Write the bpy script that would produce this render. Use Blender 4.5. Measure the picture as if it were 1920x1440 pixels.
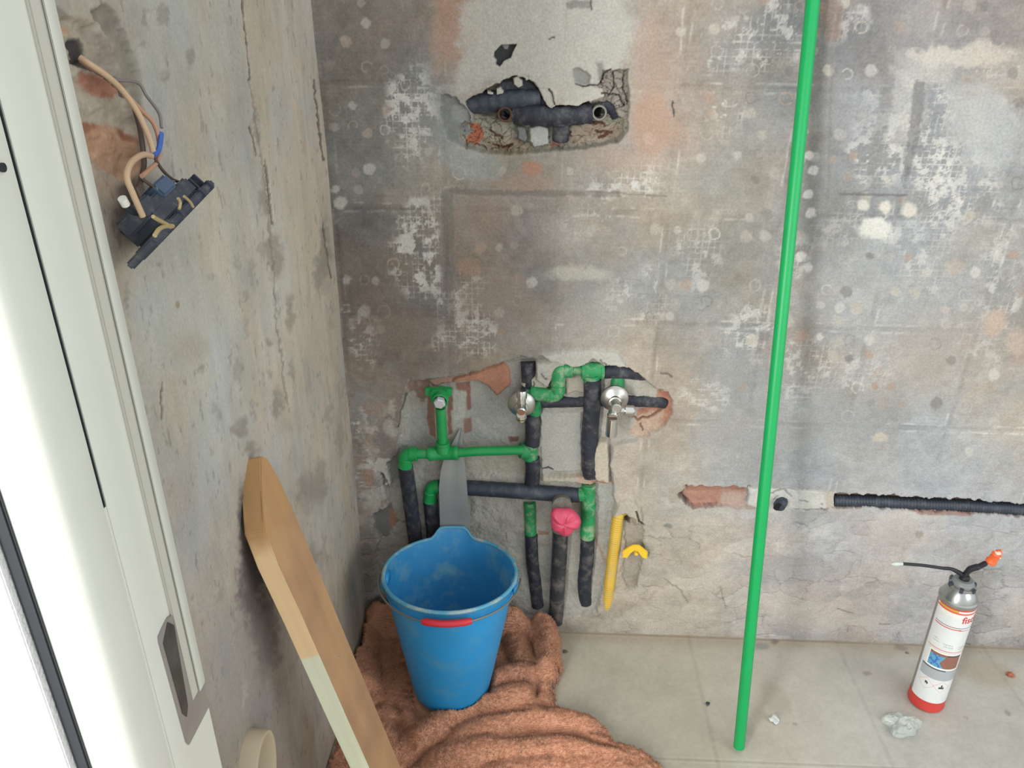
import bpy, bmesh, math, random
import numpy as np
from mathutils import Vector, Matrix, Quaternion
R = math.radians
for o in list(bpy.data.objects): bpy.data.objects.remove(o)
scene = bpy.context.scene
COL = scene.collection
# ------------------------------------------------------------------ camera
FPX = 1450.0
PITCH, YAW, ROLL = 0.4534, 0.0309, 0.0137
CAM = np.array([0.3565, -1.3155, 1.2513])
cy_, sy_ = math.cos(YAW), math.sin(YAW); cp_, sp_ = math.cos(PITCH), math.sin(PITCH)
FWD = np.array([-sy_*cp_, cy_*cp_, -sp_]); r0 = np.array([cy_, sy_, 0.0]); u0 = np.cross(r0, FWD)
RT = math.cos(ROLL)*r0 + math.sin(ROLL)*u0; UP = -math.sin(ROLL)*r0 + math.cos(ROLL)*u0
cd = bpy.data.cameras.new('camera'); cam = bpy.data.objects.new('camera', cd); COL.objects.link(cam)
cd.sensor_width = 36; cd.lens = FPX/1920*36; cd.clip_start = 0.02
M = Matrix.Identity(4)
for i in range(3):
    M[i][0] = RT[i]; M[i][1] = UP[i]; M[i][2] = -FWD[i]; M[i][3] = CAM[i]
cam.matrix_world = M
scene.camera = cam
# ------------------------------------------------------------------ light
scene.view_settings.view_transform = 'Standard'; scene.view_settings.look = 'None'
scene.view_settings.exposure = 0.0; scene.view_settings.gamma = 1.0; scene.view_settings.use_curve_mapping = False
w = bpy.data.worlds.new('world'); scene.world = w; w.use_nodes = True
wb = w.node_tree.nodes['Background']; wb.inputs[0].default_value = (0.95, 0.995, 1.0, 1); wb.inputs[1].default_value = 1.08
def area(name, loc, target, sx, sy, power, color):
    l = bpy.data.lights.new(name, 'AREA'); l.shape = 'RECTANGLE'; l.size = sx; l.size_y = sy; l.energy = power; l.color = color
    o = bpy.data.objects.new(name, l); COL.objects.link(o); o.location = loc
    o.rotation_euler = (Vector(target)-Vector(loc)).to_track_quat('-Z', 'Y').to_euler()
    return o
area('daylight_doorway', (-0.72, -2.35, 1.25), (0.85, -0.15, 0.62), 0.34, 1.5, 50, (1.0, 0.985, 0.95))
area('fill_right', (2.9, -2.3, 1.7), (0.0, -0.2, 0.6), 1.6, 1.4, 24, (1.0, 1.0, 1.0))  # unseen fill lamp, added to lift the left wall

def hit(px, py, ax, val):
    d = FWD + RT*(px-960)/FPX - UP*(py-720)/FPX
    t = (val-CAM[ax])/d[ax]
    return Vector(CAM + d*t)
def WP(px, py, y=0.0): return hit(px, py, 1, y)
def LP(px, py, x=0.0): return hit(px, py, 0, x)
def FP(px, py, z=0.0): return hit(px, py, 2, z)
def toPx(P):
    P = np.asarray(P)-CAM; z = P@FWD
    return 960+FPX*(P@RT)/z, 720-FPX*(P@UP)/z
# ------------------------------------------------------------------ helpers
def lin(c):
    c = np.asarray(c, float)/255.0
    return np.where(c <= 0.04045, c/12.92, ((c+0.055)/1.055)**2.4)
def setp(o, label=None, cat=None, group=None, kind=None):
    if label: o['label'] = label
    if cat: o['category'] = cat
    if group: o['group'] = group
    if kind: o['kind'] = kind
    return o
def empty(name, loc, label, cat, group=None):
    o = bpy.data.objects.new(name, None); o.empty_display_size = 0.02; COL.objects.link(o); o.location = loc
    return setp(o, label, cat, group)
def adopt(child, parent):
    child.parent = parent
    def world(p):
        return Matrix.Identity(4) if p is None else world(p.parent) @ p.matrix_parent_inverse @ p.matrix_basis
    child.matrix_parent_inverse = world(parent).inverted()
def obj_from(name, verts, faces, mat=None, parent=None, smooth=True):
    me = bpy.data.meshes.new(name); me.from_pydata([tuple(v) for v in verts], [], faces); me.update()
    return finish(name, me, mat, parent, smooth)
def finish(name, me, mat, parent, smooth=True):
    o = bpy.data.objects.new(name, me); COL.objects.link(o)
    if mat: me.materials.append(mat)
    if smooth: me.polygons.foreach_set('use_smooth', [True]*len(me.polygons))
    if parent is not None: adopt(o, parent)
    return o
def from_bm(name, bm, mat, parent=None, smooth=False):
    bmesh.ops.recalc_face_normals(bm, faces=bm.faces[:])
    me = bpy.data.meshes.new(name); bm.to_mesh(me); bm.free()
    return finish(name, me, mat, parent, smooth)
def sharp(o, ang=35):
    try: o.data.set_sharp_from_angle(angle=R(ang))
    except Exception: pass
    return o
class MB:
    def __init__(s): s.v = []; s.f = []
    def add(s, V, F):
        n = len(s.v); s.v += [tuple(p) for p in V]; s.f += [tuple(i+n for i in f) for f in F]; return s
    def sweep(s, pts, rad, seg=20, cap=True, flat=1.0):
        pts = [Vector(p) for p in pts]; n = len(pts)
        if not hasattr(rad, '__len__'): rad = [rad]*n
        T = []
        for i in range(n):
            a = pts[max(i-1, 0)]; b = pts[min(i+1, n-1)]; T.append((b-a).normalized())
        nrm = T[0].orthogonal().normalized(); V = []
        for i in range(n):
            if i: nrm = (T[i-1].rotation_difference(T[i]) @ nrm).normalized()
            bn = T[i].cross(nrm)
            for k in range(seg):
                a = 2*math.pi*k/seg
                V.append(pts[i]+(nrm*math.cos(a)+bn*math.sin(a)*flat)*rad[i])
        F = []
        for i in range(n-1):
            for k in range(seg):
                k2 = (k+1) % seg
                F.append((i*seg+k, i*seg+k2, (i+1)*seg+k2, (i+1)*seg+k))
        if cap: F += [tuple(range(seg-1, -1, -1)), tuple((n-1)*seg+k for k in range(seg))]
        return s.add(V, F)
    def lathe(s, base, axis, prof, seg=32, close=False):
        """prof = list of (distance along axis, radius)"""
        axis = Vector(axis).normalized(); n1 = axis.orthogonal().normalized(); n2 = axis.cross(n1); base = Vector(base); V = []
        for (t, r) in prof:
            for k in range(seg):
                a = 2*math.pi*k/seg
                V.append(base+axis*t+(n1*math.cos(a)+n2*math.sin(a))*max(r, 1e-5))
        F = []
        m = len(prof)
        for i in range(m-1 if not close else m):
            j = (i+1) % m
            for k in range(seg):
                k2 = (k+1) % seg
                F.append((i*seg+k, i*seg+k2, j*seg+k2, j*seg+k))
        return s.add(V, F)
    def build(s, name, mat, parent=None, smooth=True, ang=35):
        bm = bmesh.new(); vs = [bm.verts.new(p) for p in s.v]
        for f in s.f:
            try: bm.faces.new([vs[i] for i in f])
            except ValueError: pass
        o = from_bm(name, bm, mat, parent, smooth)
        if smooth: sharp(o, ang)
        return o
def smoothpath(pts, n=8):
    """Catmull-Rom through points"""
    P = [Vector(p) for p in pts]; out = []
    for i in range(len(P)-1):
        p0 = P[max(i-1, 0)]; p1 = P[i]; p2 = P[i+1]; p3 = P[min(i+2, len(P)-1)]
        for k in range(n):
            t = k/n
            out.append(0.5*((2*p1)+(p2-p0)*t+(2*p0-5*p1+4*p2-p3)*t*t+(3*p1-p0-3*p2+p3)*t**3))
    out.append(P[-1]); return out
def prism(name, pts, thick, axis, mat, parent=None, bevel=0.0, smooth=False):
    """extrude a 3D polygon along axis*thick"""
    bm = bmesh.new(); ax = Vector(axis)
    a = [bm.verts.new(p) for p in pts]; b = [bm.verts.new(Vector(p)+ax*thick) for p in pts]
    bm.faces.new(a); bm.faces.new(b[::-1])
    n = len(pts)
    for i in range(n): bm.faces.new((a[i], b[i], b[(i+1) % n], a[(i+1) % n]))
    if bevel: bmesh.ops.bevel(bm, geom=bm.edges[:], offset=bevel, segments=2, affect='EDGES', clamp_overlap=True)
    bmesh.ops.triangulate(bm, faces=[f for f in bm.faces if len(f.verts) > 4])
    return from_bm(name, bm, mat, parent, smooth)
# ---- materials
def mat(name, col, rough=0.6, metal=0.0, var=0.0, vscale=20, bump=0.0, bscale=200, dirt=None, dirt_amt=0.0, dscale=12, spec=0.5, stretch=None):
    m = bpy.data.materials.new(name); m.use_nodes = True; nt = m.node_tree; N = nt.nodes; L = nt.links; b = N['Principled BSDF']
    c = lin(col); b.inputs['Roughness'].default_value = rough; b.inputs['Metallic'].default_value = metal
    b.inputs['Specular IOR Level'].default_value = spec
    tc = N.new('ShaderNodeTexCoord'); mp = N.new('ShaderNodeMapping'); L.new(tc.outputs['Object'], mp.inputs[0])
    if stretch: mp.inputs['Scale'].default_value = stretch
    base = None
    rgb = N.new('ShaderNodeRGB'); rgb.outputs[0].default_value = (*c, 1); base = rgb.outputs[0]
    if var:
        n = N.new('ShaderNodeTexNoise'); n.inputs['Scale'].default_value = vscale; n.inputs['Detail'].default_value = 6; L.new(mp.outputs[0], n.inputs[0])
        mr = N.new('ShaderNodeMapRange'); mr.inputs['From Min'].default_value = .3; mr.inputs['From Max'].default_value = .7
        mr.inputs['To Min'].default_value = 1-var; mr.inputs['To Max'].default_value = 1+var; L.new(n.outputs[0], mr.inputs[0])
        mx = N.new('ShaderNodeVectorMath'); mx.operation = 'SCALE'; L.new(base, mx.inputs[0]); L.new(mr.outputs[0], mx.inputs['Scale']); base = mx.outputs[0]
    if dirt is not None:
        n = N.new('ShaderNodeTexNoise'); n.inputs['Scale'].default_value = dscale; n.inputs['Detail'].default_value = 8; n.inputs['Roughness'].default_value = .65
        L.new(mp.outputs[0], n.inputs[0])
        mr = N.new('ShaderNodeMapRange'); mr.inputs['From Min'].default_value = .5; mr.inputs['From Max'].default_value = .68; mr.inputs['To Max'].default_value = dirt_amt
        L.new(n.outputs[0], mr.inputs[0])
        mx = N.new('ShaderNodeMix'); mx.data_type = 'RGBA'; L.new(mr.outputs[0], mx.inputs[0]); L.new(base, mx.inputs[6]); mx.inputs[7].default_value = (*lin(dirt), 1); base = mx.outputs[2]
    L.new(base, b.inputs['Base Color'])
    if bump:
        n = N.new('ShaderNodeTexNoise'); n.inputs['Scale'].default_value = bscale; n.inputs['Detail'].default_value = 4; L.new(mp.outputs[0], n.inputs[0])
        bp = N.new('ShaderNodeBump'); bp.inputs['Strength'].default_value = bump; bp.inputs['Distance'].default_value = .002
        L.new(n.outputs[0], bp.inputs['Height']); L.new(bp.outputs[0], b.inputs['Normal'])
    return m
def paint_mat(name, rough=0.9, amt=0.12, scale=260, bump=0.4, bscale=300, spec=0.25):
    m = bpy.data.materials.new(name); m.use_nodes = True; nt = m.node_tree; N = nt.nodes; L = nt.links; b = N['Principled BSDF']
    b.inputs['Roughness'].default_value = rough; b.inputs['Specular IOR Level'].default_value = spec
    at = N.new('ShaderNodeAttribute'); at.attribute_name = 'Paint'
    tc = N.new('ShaderNodeTexCoord'); n = N.new('ShaderNodeTexNoise'); n.inputs['Scale'].default_value = scale; n.inputs['Detail'].default_value = 5
    L.new(tc.outputs['Object'], n.inputs[0])
    mr = N.new('ShaderNodeMapRange'); mr.inputs['From Min'].default_value = .3; mr.inputs['From Max'].default_value = .7
    mr.inputs['To Min'].default_value = 1-amt; mr.inputs['To Max'].default_value = 1+amt; L.new(n.outputs[0], mr.inputs[0])
    mx = N.new('ShaderNodeVectorMath'); mx.operation = 'SCALE'; L.new(at.outputs['Color'], mx.inputs[0]); L.new(mr.outputs[0], mx.inputs['Scale'])
    L.new(mx.outputs[0], b.inputs['Base Color'])
    n2 = N.new('ShaderNodeTexNoise'); n2.inputs['Scale'].default_value = bscale; n2.inputs['Detail'].default_value = 6; L.new(tc.outputs['Object'], n2.inputs[0])
    bp = N.new('ShaderNodeBump'); bp.inputs['Strength'].default_value = bump; bp.inputs['Distance'].default_value = .0015
    L.new(n2.outputs[0], bp.inputs['Height']); L.new(bp.outputs[0], b.inputs['Normal'])
    return m
# ---- numpy noise
def _h(ix, iy, s):
    a = (ix.astype(np.int64)*374761393+iy.astype(np.int64)*668265263+s*974634777) & 0xffffffff
    a = ((a ^ (a >> 13))*1274126177) & 0xffffffff
    a = a ^ (a >> 16)
    return (a & 0xffff)/65535.0
def vnoise(x, y, s=0):
    ix = np.floor(x); iy = np.floor(y); fx = x-ix; fy = y-iy; fx = fx*fx*(3-2*fx); fy = fy*fy*(3-2*fy)
    a = _h(ix, iy, s); b = _h(ix+1, iy, s); c = _h(ix, iy+1, s); d = _h(ix+1, iy+1, s)
    return (a*(1-fx)+b*fx)*(1-fy)+(c*(1-fx)+d*fx)*fy
def fbm(x, y, s=0, o=4, g=.55):
    t = 0; a = 1; n = 0
    for i in range(o):
        t = t+a*vnoise(x*2**i+17*i, y*2**i+31*i, s+i); n += a; a *= g
    return t/n
def sstep(a, b, x):
    t = np.clip((x-a)/(b-a), 0, 1); return t*t*(3-2*t)
def cells(x, y, s=0):
    """voronoi: returns (F2-F1, cell random)"""
    ix = np.floor(x); iy = np.floor(y); d1 = np.full(x.shape, 9.0); d2 = d1.copy(); rid = np.zeros(x.shape)
    for dx in (-1, 0, 1):
        for dy in (-1, 0, 1):
            cx = ix+dx; cy = iy+dy
            px = cx+_h(cx, cy, s); py = cy+_h(cx, cy, s+7)
            d = np.hypot(px-x, py-y); rr = _h(cx, cy, s+13)
            m = d < d1
            d2 = np.where(m, d1, np.minimum(d2, d)); rid = np.where(m, rr, rid); d1 = np.where(m, d, d1)
    return d2-d1, rid
class Surf:
    """a wall sheet painted and carved in the coordinates u, v of its own features"""
    def __init__(s, u, v, a, b):
        s.u = u; s.v = v; s.a = a; s.b = b     # u,v = feature coordinates, a,b = metres on the sheet
        s.col = np.zeros(u.shape+(3,)); s.d = np.zeros(u.shape)
        s.wu = (fbm(u/9, v/9, 51, 4)-.5); s.wv = (fbm(u/9, v/9, 61, 4)-.5)
        s.fu = (fbm(u/42, v/42, 71, 4)-.5); s.fv = (fbm(u/42, v/42, 81, 4)-.5)
    def base(s, xs, ys, grid):
        g = np.array(grid, float); U = np.clip(s.u, xs[0], xs[-1]); V = np.clip(s.v, ys[0], ys[-1])
        U = U+s.fu*60; V = V+s.fv*60
        U = np.clip(U, xs[0], xs[-1]-1e-3); V = np.clip(V, ys[0], ys[-1]-1e-3)
        xi = np.clip(np.searchsorted(xs, U, 'right')-1, 0, len(xs)-2); yi = np.clip(np.searchsorted(ys, V, 'right')-1, 0, len(ys)-2)
        xs = np.array(xs, float); ys = np.array(ys, float)
        tx = ((U-xs[xi])/(xs[xi+1]-xs[xi]))[..., None]; ty = ((V-ys[yi])/(ys[yi+1]-ys[yi]))[..., None]
        tx = tx*tx*(3-2*tx); ty = ty*ty*(3-2*ty)
        s.col = (g[yi, xi]*(1-tx)+g[yi, xi+1]*tx)*(1-ty)+(g[yi+1, xi]*(1-tx)+g[yi+1, xi+1]*tx)*ty
    def sub(s, x0, y0, x1, y1):
        m = (s.u > x0) & (s.u < x1) & (s.v > y0) & (s.v < y1)
        return np.nonzero(m)
    def sdf(s, pts, warp=6, pad=30, fw=0):
        """signed distance (negative inside) over a subset of vertices"""
        P = np.array(pts, float); I = s.sub(P[:, 0].min()-pad, P[:, 1].min()-pad, P[:, 0].max()+pad, P[:, 1].max()+pad)
        x = s.u[I]+s.wu[I]*warp+s.fu[I]*fw; y = s.v[I]+s.wv[I]*warp+s.fv[I]*fw
        d = np.full(x.shape, 1e9); ins = np.zeros(x.shape, bool); n = len(P)
        for i in range(n):
            a = P[i]; b = P[(i+1) % n]; e = b-a; wx = x-a[0]; wy = y-a[1]
            t = np.clip((wx*e[0]+wy*e[1])/max(e@e, 1e-9), 0, 1); d = np.minimum(d, np.hypot(wx-t*e[0], wy-t*e[1]))
            c = (a[1] > y) != (b[1] > y)
            with np.errstate(divide='ignore', invalid='ignore'):
                xx = (b[0]-a[0])*(y-a[1])/(b[1]-a[1]+1e-12)+a[0]
            ins ^= c & (x < xx)
        return I, np.where(ins, -d, d)
    def poly(s, pts, col, alpha=1, soft=2, warp=6, var=0, fw=0, depth=None, dsoft=3, dvar=0):
        I, d = s.sdf(pts, warp, 30+soft*2, fw)
        k = 1-sstep(-soft, soft, d)
        if col is not None:
            c = np.array(col, float)
            if var: c = c+((fbm(s.u[I]/14, s.v[I]/14, 91, 4)-.5)*2*var)[:, None]
            kk = (k*alpha)[:, None]; s.col[I] = s.col[I]*(1-kk)+c*kk
        if depth is not None:
            k = 1-sstep(-dsoft, dsoft*.3, d); dd = depth+dvar*(fbm(s.u[I]/22, s.v[I]/22, 17, 5)-.5)*2
            s.d[I] = s.d[I]*(1-k)+dd*k
    def blob(s, x, y, rx, ry, col, alpha=1, soft=.5, warp=10, thr=None, var=0, nsc=10, seed=5):
        I = s.sub(x-rx*1.7-10, y-ry*1.7-10, x+rx*1.7+10, y+ry*1.7+10)
        q = np.hypot((s.u[I]+s.wu[I]*warp+s.fu[I]*warp-x)/rx, (s.v[I]+s.wv[I]*warp+s.fv[I]*warp-y)/ry)
        k = 1-sstep(1-soft, 1+soft, q)
        if thr is not None: k = k*sstep(thr, thr+.12, fbm(s.u[I]/nsc, s.v[I]/nsc, seed, 5, .7)+.25*(k-1))
        c = np.array(col, float)
        if var: c = c+((fbm(s.u[I]/14, s.v[I]/14, 91, 4)-.5)*2*var)[:, None]
        k = (k*alpha)[:, None]; s.col[I] = s.col[I]*(1-k)+c*k
    def stroke(s, pts, wdt, col, alpha=1, warp=6, depth=None, soft=1.2):
        P = np.array(pts, float); I = s.sub(P[:, 0].min()-wdt-10, P[:, 1].min()-wdt-10, P[:, 0].max()+wdt+10, P[:, 1].max()+wdt+10)
        x = s.u[I]+s.wu[I]*warp; y = s.v[I]+s.wv[I]*warp; d = np.full(x.shape, 1e9)
        for i in range(len(P)-1):
            a = P[i]; e = P[i+1]-a; wx = x-a[0]; wy = y-a[1]; t = np.clip((wx*e[0]+wy*e[1])/max(e@e, 1e-9), 0, 1)
            d = np.minimum(d, np.hypot(wx-t*e[0], wy-t*e[1]))
        k = 1-sstep(wdt/2-soft*.5, wdt/2+soft, d)
        if col is not None:
            kk = (k*alpha)[:, None]; s.col[I] = s.col[I]*(1-kk)+np.array(col, float)*kk
        if depth is not None: s.d[I] = s.d[I]+depth*k
def axis_lines(segs):
    out = []
    for (a, b, st) in segs: out += list(np.arange(a, b-1e-9, st))
    out.append(segs[-1][1]); return np.array(out)
def sheet(name, P, col, mat_, kind=None):
    """P (n,m,3) positions, col (n,m,3) sRGB"""
    n, m = P.shape[:2]; me = bpy.data.meshes.new(name)
    idx = np.arange(n*m).reshape(n, m)
    q = np.stack([idx[:-1, :-1], idx[1:, :-1], idx[1:, 1:], idx[:-1, 1:]], -1).reshape(-1, 4)
    me.vertices.add(n*m); me.vertices.foreach_set('co', P.reshape(-1).astype(np.float32))
    me.loops.add(q.size); me.loops.foreach_set('vertex_index', q.reshape(-1).astype(np.int32))
    me.polygons.add(len(q)); me.polygons.foreach_set('loop_start', np.arange(0, q.size, 4, dtype=np.int32))
    me.update(calc_edges=True); me.validate()
    ca = me.color_attributes.new('Paint', 'FLOAT_COLOR', 'POINT')
    c = np.ones((n*m, 4), np.float32); c[:, :3] = lin(np.clip(col.reshape(-1, 3), 0, 255)); ca.data.foreach_set('color', c.reshape(-1))
    me.materials.append(mat_); me.polygons.foreach_set('use_smooth', np.ones(len(q), bool))
    o = bpy.data.objects.new(name, me); COL.objects.link(o)
    if kind: o['kind'] = kind
    return o

# ================================================================== back wall
def build_back_wall():
    X = axis_lines([(-0.004, 0.03, .004), (0.03, 0.62, .00125), (0.62, 1.47, .0021), (1.47, 2.4, .02)])
    Z = axis_lines([(-0.02, 0.62, .00125), (0.62, 0.985, .0021), (0.985, 1.20, .00125), (1.20, 1.30, .0025), (1.30, 2.5, .03)])
    Xg, Zg = np.meshgrid(X, Z, indexing='ij')
    P = np.stack([Xg, np.zeros_like(Xg), Zg], -1); u, v = toPx(P)
    S = Surf(u, v, Xg, Zg)
    xs = [560, 680, 780, 880, 1000, 1120, 1250, 1370, 1500, 1620, 1740, 1860, 2000]
    ys = [-60, 50, 160, 260, 360, 460, 560, 660, 760, 880, 1000, 1100, 1190, 1240]
    G = [
     [(130,124,118),(130,123,117),(140,129,120),(168,140,124),(172,168,158),(170,167,157),(152,139,126),(138,132,125),(122,118,115),(126,124,124),(138,136,136),(132,127,124),(134,128,124)],
     [(130,123,117),(128,121,115),(140,130,121),(166,139,122),(175,171,161),(176,173,163),(154,140,127),(140,134,127),(124,121,118),(128,126,127),(140,139,139),(138,132,128),(132,126,122)],
     [(124,120,115),(122,118,112),(132,128,122),(158,149,138),(172,168,158),(168,164,154),(158,142,128),(143,136,128),(132,128,123),(134,131,130),(142,141,141),(160,154,146),(160,152,142)],
     [(118,115,109),(116,113,108),(136,132,125),(148,148,142),(140,136,124),(150,142,130),(160,142,127),(142,137,129),(136,131,125),(134,132,130),(134,135,137),(150,150,150),(160,158,154)],
     [(116,113,108),(114,111,106),(132,128,120),(142,140,134),(146,138,129),(152,143,132),(152,144,133),(140,137,129),(138,134,128),(140,138,136),(140,141,142),(152,152,150),(160,158,155)],
     [(114,110,106),(112,108,104),(128,124,118),(138,125,115),(142,131,121),(146,142,134),(142,139,132),(143,140,132),(144,141,136),(156,155,152),(158,157,154),(156,154,150),(156,152,146)],
     [(116,110,104),(113,108,103),(124,118,112),(134,122,112),(140,132,123),(150,146,138),(150,146,138),(148,145,137),(150,146,141),(158,157,154),(158,155,150),(158,153,146),(150,146,140)],
     [(122,112,104),(120,111,104),(124,114,105),(138,127,117),(150,143,134),(156,148,138),(156,148,138),(152,147,139),(150,146,140),(158,155,150),(158,152,145),(158,151,142),(150,146,140)],
     [(140,130,120),(138,128,118),(132,122,114),(150,140,130),(160,152,142),(162,152,140),(162,152,140),(154,150,143),(152,152,149),(156,156,153),(154,154,152),(160,155,147),(164,157,147)],
     [(146,136,124),(144,135,124),(142,134,124),(160,152,140),(165,157,145),(168,158,145),(170,160,146),(158,155,148),(156,157,155),(162,162,159),(160,160,157),(166,163,157),(166,160,152)],
     [(140,130,119),(142,133,122),(150,142,130),(162,155,143),(166,158,145),(168,159,145),(168,159,145),(174,165,152),(176,168,156),(178,170,160),(178,172,163),(176,170,161),(172,165,155)],
     [(134,125,114),(138,130,119),(150,142,130),(158,150,138),(160,152,139),(162,152,138),(166,156,141),(170,160,147),(172,162,150),(176,167,155),(178,170,160),(174,166,155),(170,162,150)],
     [(128,118,108),(132,122,111),(140,130,118),(150,141,128),(154,146,132),(158,149,134),(164,154,139),(168,158,144),(170,160,147),(170,160,148),(172,162,150),(168,158,144),(166,156,142)],
     [(128,118,108),(132,122,111),(140,130,118),(150,141,128),(154,146,132),(156,146,132),(150,138,122),(148,136,122),(150,138,124),(150,138,124),(152,140,126),(146,132,118),(146,132,118)]]
    S.base(xs, ys, G)
    S.col += (sstep(820, 960, v)*sstep(1250, 1450, u))[..., None]*np.array([-3, 1, 9.])
    rng = random.Random(7)
    # blotchy old adhesive: large, mid, fine
    n1 = fbm(Xg*7, Zg*7, 3, 5)-.5; n2 = fbm(Xg*24, Zg*24, 5, 5, .6)-.5; n3 = fbm(Xg*90, Zg*90, 9, 4, .65)-.5
    S.col += (n1*26+n2*24+n3*22)[..., None]
    warm = (fbm(Xg*11+5, Zg*11, 23, 4)-.5)*2
    S.col += warm[..., None]*np.array([10, 1, -8])
    trow = sstep(300, 800, v)       # brushed horizontal scratches
    sc = fbm(Xg*22, Zg*520, 33, 3)-.5; S.col += (sc*9)[..., None]
    # lost tiles: 19 x 20 cm grid, each bed a little different, joints as thin ridges
    tx = (Xg-0.197)/.19; tz = (Zg-0.94)/.2; cx = np.floor(tx); cz = np.floor(tz)
    tiled = sstep(.36, .42, Zg+.02*(fbm(Xg*9, Zg*0, 4)-.5))
    S.col += ((_h(cx, cz, 5)-.5)*8*tiled)[..., None]
    jx = np.abs(tx-np.round(tx))*.19+.004*(fbm(Xg*30, Zg*30, 8)-.5); jz = np.abs(tz-np.round(tz))*.2+.004*(fbm(Xg*30, Zg*30, 9)-.5)
    jj = np.minimum(jx, jz); kj = (1-sstep(.002, .0065, jj))*tiled*(.25+.75*sstep(.42, .62, fbm(Xg*8, Zg*8, 14)))
    S.col -= (kj*9)[..., None]; S.d += kj*.0008
    k2 = (1-sstep(.0012, .0026, np.abs(jj-.007)))*tiled*sstep(.55, .68, fbm(Xg*30, Zg*30, 77)); S.col += (k2*20)[..., None]
    # regions of white gridded glue residue
    gx = np.abs(((Xg*1/.0105) % 1)-.5); gz = np.abs(((Zg/.0105) % 1)-.5)
    lines = np.maximum(1-sstep(.0, .16, np.abs(gx-.5)+.12*(n3+n2)), 1-sstep(.0, .16, np.abs(gz-.5)+.12*(n3-n2)))
    ft = fbm(Xg*60, Zg*60, 44, 5, .7); fl = fbm(Xg*26, Zg*26, 45, 4)
    def residue(x, y, rx, ry, dens, col=(196, 193, 186), blotch=.5):
        q = np.hypot((u+S.fu*50-x)/rx, (v+S.fv*50-y)/ry); k = 1-sstep(.6, 1.15, q)
        a = lines*sstep(.44-.25*dens, .52-.2*dens, fl)*sstep(.36, .5, ft)
        b = sstep(.60-.2*dens*blotch, .68-.2*dens*blotch, ft)
        kk = (np.clip(np.maximum(a*.8, b), 0, 1)*k*min(1, .35+dens*.6))[..., None]
        S.col = S.col*(1-kk)+np.array(col, float)*kk
        S.d -= kk[..., 0]*.0006
    for r in [(775,220,55,110,.75),(785,470,52,105,.9),(760,195,40,50,.5),(800,390,50,30,.4),(865,560,60,80,.45),(870,640,70,40,.4),(900,620,30,60,.4),
              (1440,60,85,75,.5),(1350,90,50,60,.3),(1640,270,60,110,.75),(1740,215,60,110,.7),(1800,330,90,80,.55),(1740,330,70,60,.6),(1860,110,60,40,.4),
              (1640,420,60,40,.8),(1590,430,70,60,.45),(1800,400,90,40,.6),(1360,210,40,50,.5),(1200,330,60,40,.45),(1160,350,60,20,.5),(1420,620,50,60,.55),(1490,470,40,50,.5),
              (1385,650,40,40,.7),(1730,480,60,90,.35),(1500,690,60,80,.3),(1850,620,60,90,.3),(1320,740,60,30,.5),(1610,680,90,70,.25),(1090,420,60,40,.35),(1580,30,60,50,.3),
              (690,820,26,60,.9),(700,900,30,50,.7),(680,640,30,60,.5),(1200,560,80,60,.2),(1310,480,50,80,.25),(1880,520,50,100,.35)]:
        residue(*r)
    # round dabs left by the tile backs
    for i in range(-2, 50):
        for j in range(-2, 36):
            X0 = .045+i*.0305; Z0 = .40+j*.0318
            X0 += (rng.random()-.5)*.012; Z0 += (rng.random()-.5)*.012
            pu, pv = toPx([X0, 0, Z0])
            if not (600 < pu < 1960 and -40 < pv < 860): continue
            if 810 < pu < 1200 and pv < 300: continue
            if pv > 640 and pu < 1280: continue
            dens = .22
            if pu < 730: dens = .62
            elif pu > 1500: dens = .42
            elif pu > 1290 and pv < 300: dens = .4
            if 650 < pv: dens *= .6
            if rng.random() > dens: continue
            rr = rng.uniform(7, 12); t = rng.random()
            if t < .18: c = (164, 138, 122)
            elif t < .62: c = (176, 168, 156)
            elif t < .85: c = (192, 188, 180)
            else: c = (118, 114, 110)
            if pu < 740: c = (182, 178, 170) if t > .3 else (165, 150, 138)
            a = rng.uniform(.25, .85)
            if rng.random() < .3:
                ang = np.linspace(0, rng.uniform(4, 6.3), 12)+rng.random()*6
                S.stroke([(pu+rr*math.cos(q), pv+rr*math.sin(q)) for q in ang], 1.8, c, a, warp=5)
            else: S.blob(pu, pv, rr, rr*1.02, c, a, .22, warp=7, var=8)
    # soft coloured areas
    B = S.blob
    B(850, 35, 34, 85, (168,131,112), .75, .3, 12); B(822, 90, 20, 60, (166,138,120), .5, .5)
    B(1215, 150, 36, 120, (170,142,124), .55, .5); B(1222, 235, 32, 60, (172,138,117), .65, .5, 20); B(1262, 250, 26, 30, (170,140,120), .4, .5)
    B(1150, 300, 60, 26, (165,143,128), .5, .5); B(1000, 316, 19, 13, (176,124,98), .8, .3, 10); B(980, 340, 60, 18, (160,134,118), .6, .5)
    B(905, 400, 60, 36, (150,127,113), .5, .5, 20); B(880, 500, 22, 18, (155,127,107), .7, .4); B(930, 570, 70, 55, (145,125,112), .4, .5, 30)
    B(735, 610, 60, 36, (130,112,100), .5, .5, 20); B(700, 560, 40, 30, (118,106,98), .5, .5)
    B(1060, 150, 120, 60, (176,172,162), .5, .5, 40); B(960, 60, 90, 70, (178,174,164), .6, .5, 40); B(1000, 20, 110, 50, (176,172,163), .7, .4)
    B(1085, 512, 55, 14, (176,172,160), .7, .4, 16); B(1070, 440, 50, 36, (162,158,149), .5, .5, 20); B(1120, 600, 60, 40, (160,156,147), .5, .5)
    B(1370, 15, 40, 30, (140,135,130), .4, .5)
    B(1560, 30, 22, 46, (134,110,98), .6, .4); B(1600, 210, 60, 60, (142,146,152), .6, .5, 30); B(1560, 420, 90, 80, (118,117,113), .35, .5, 30)  # first patch paints in the brown shadow of the green rod
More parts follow.
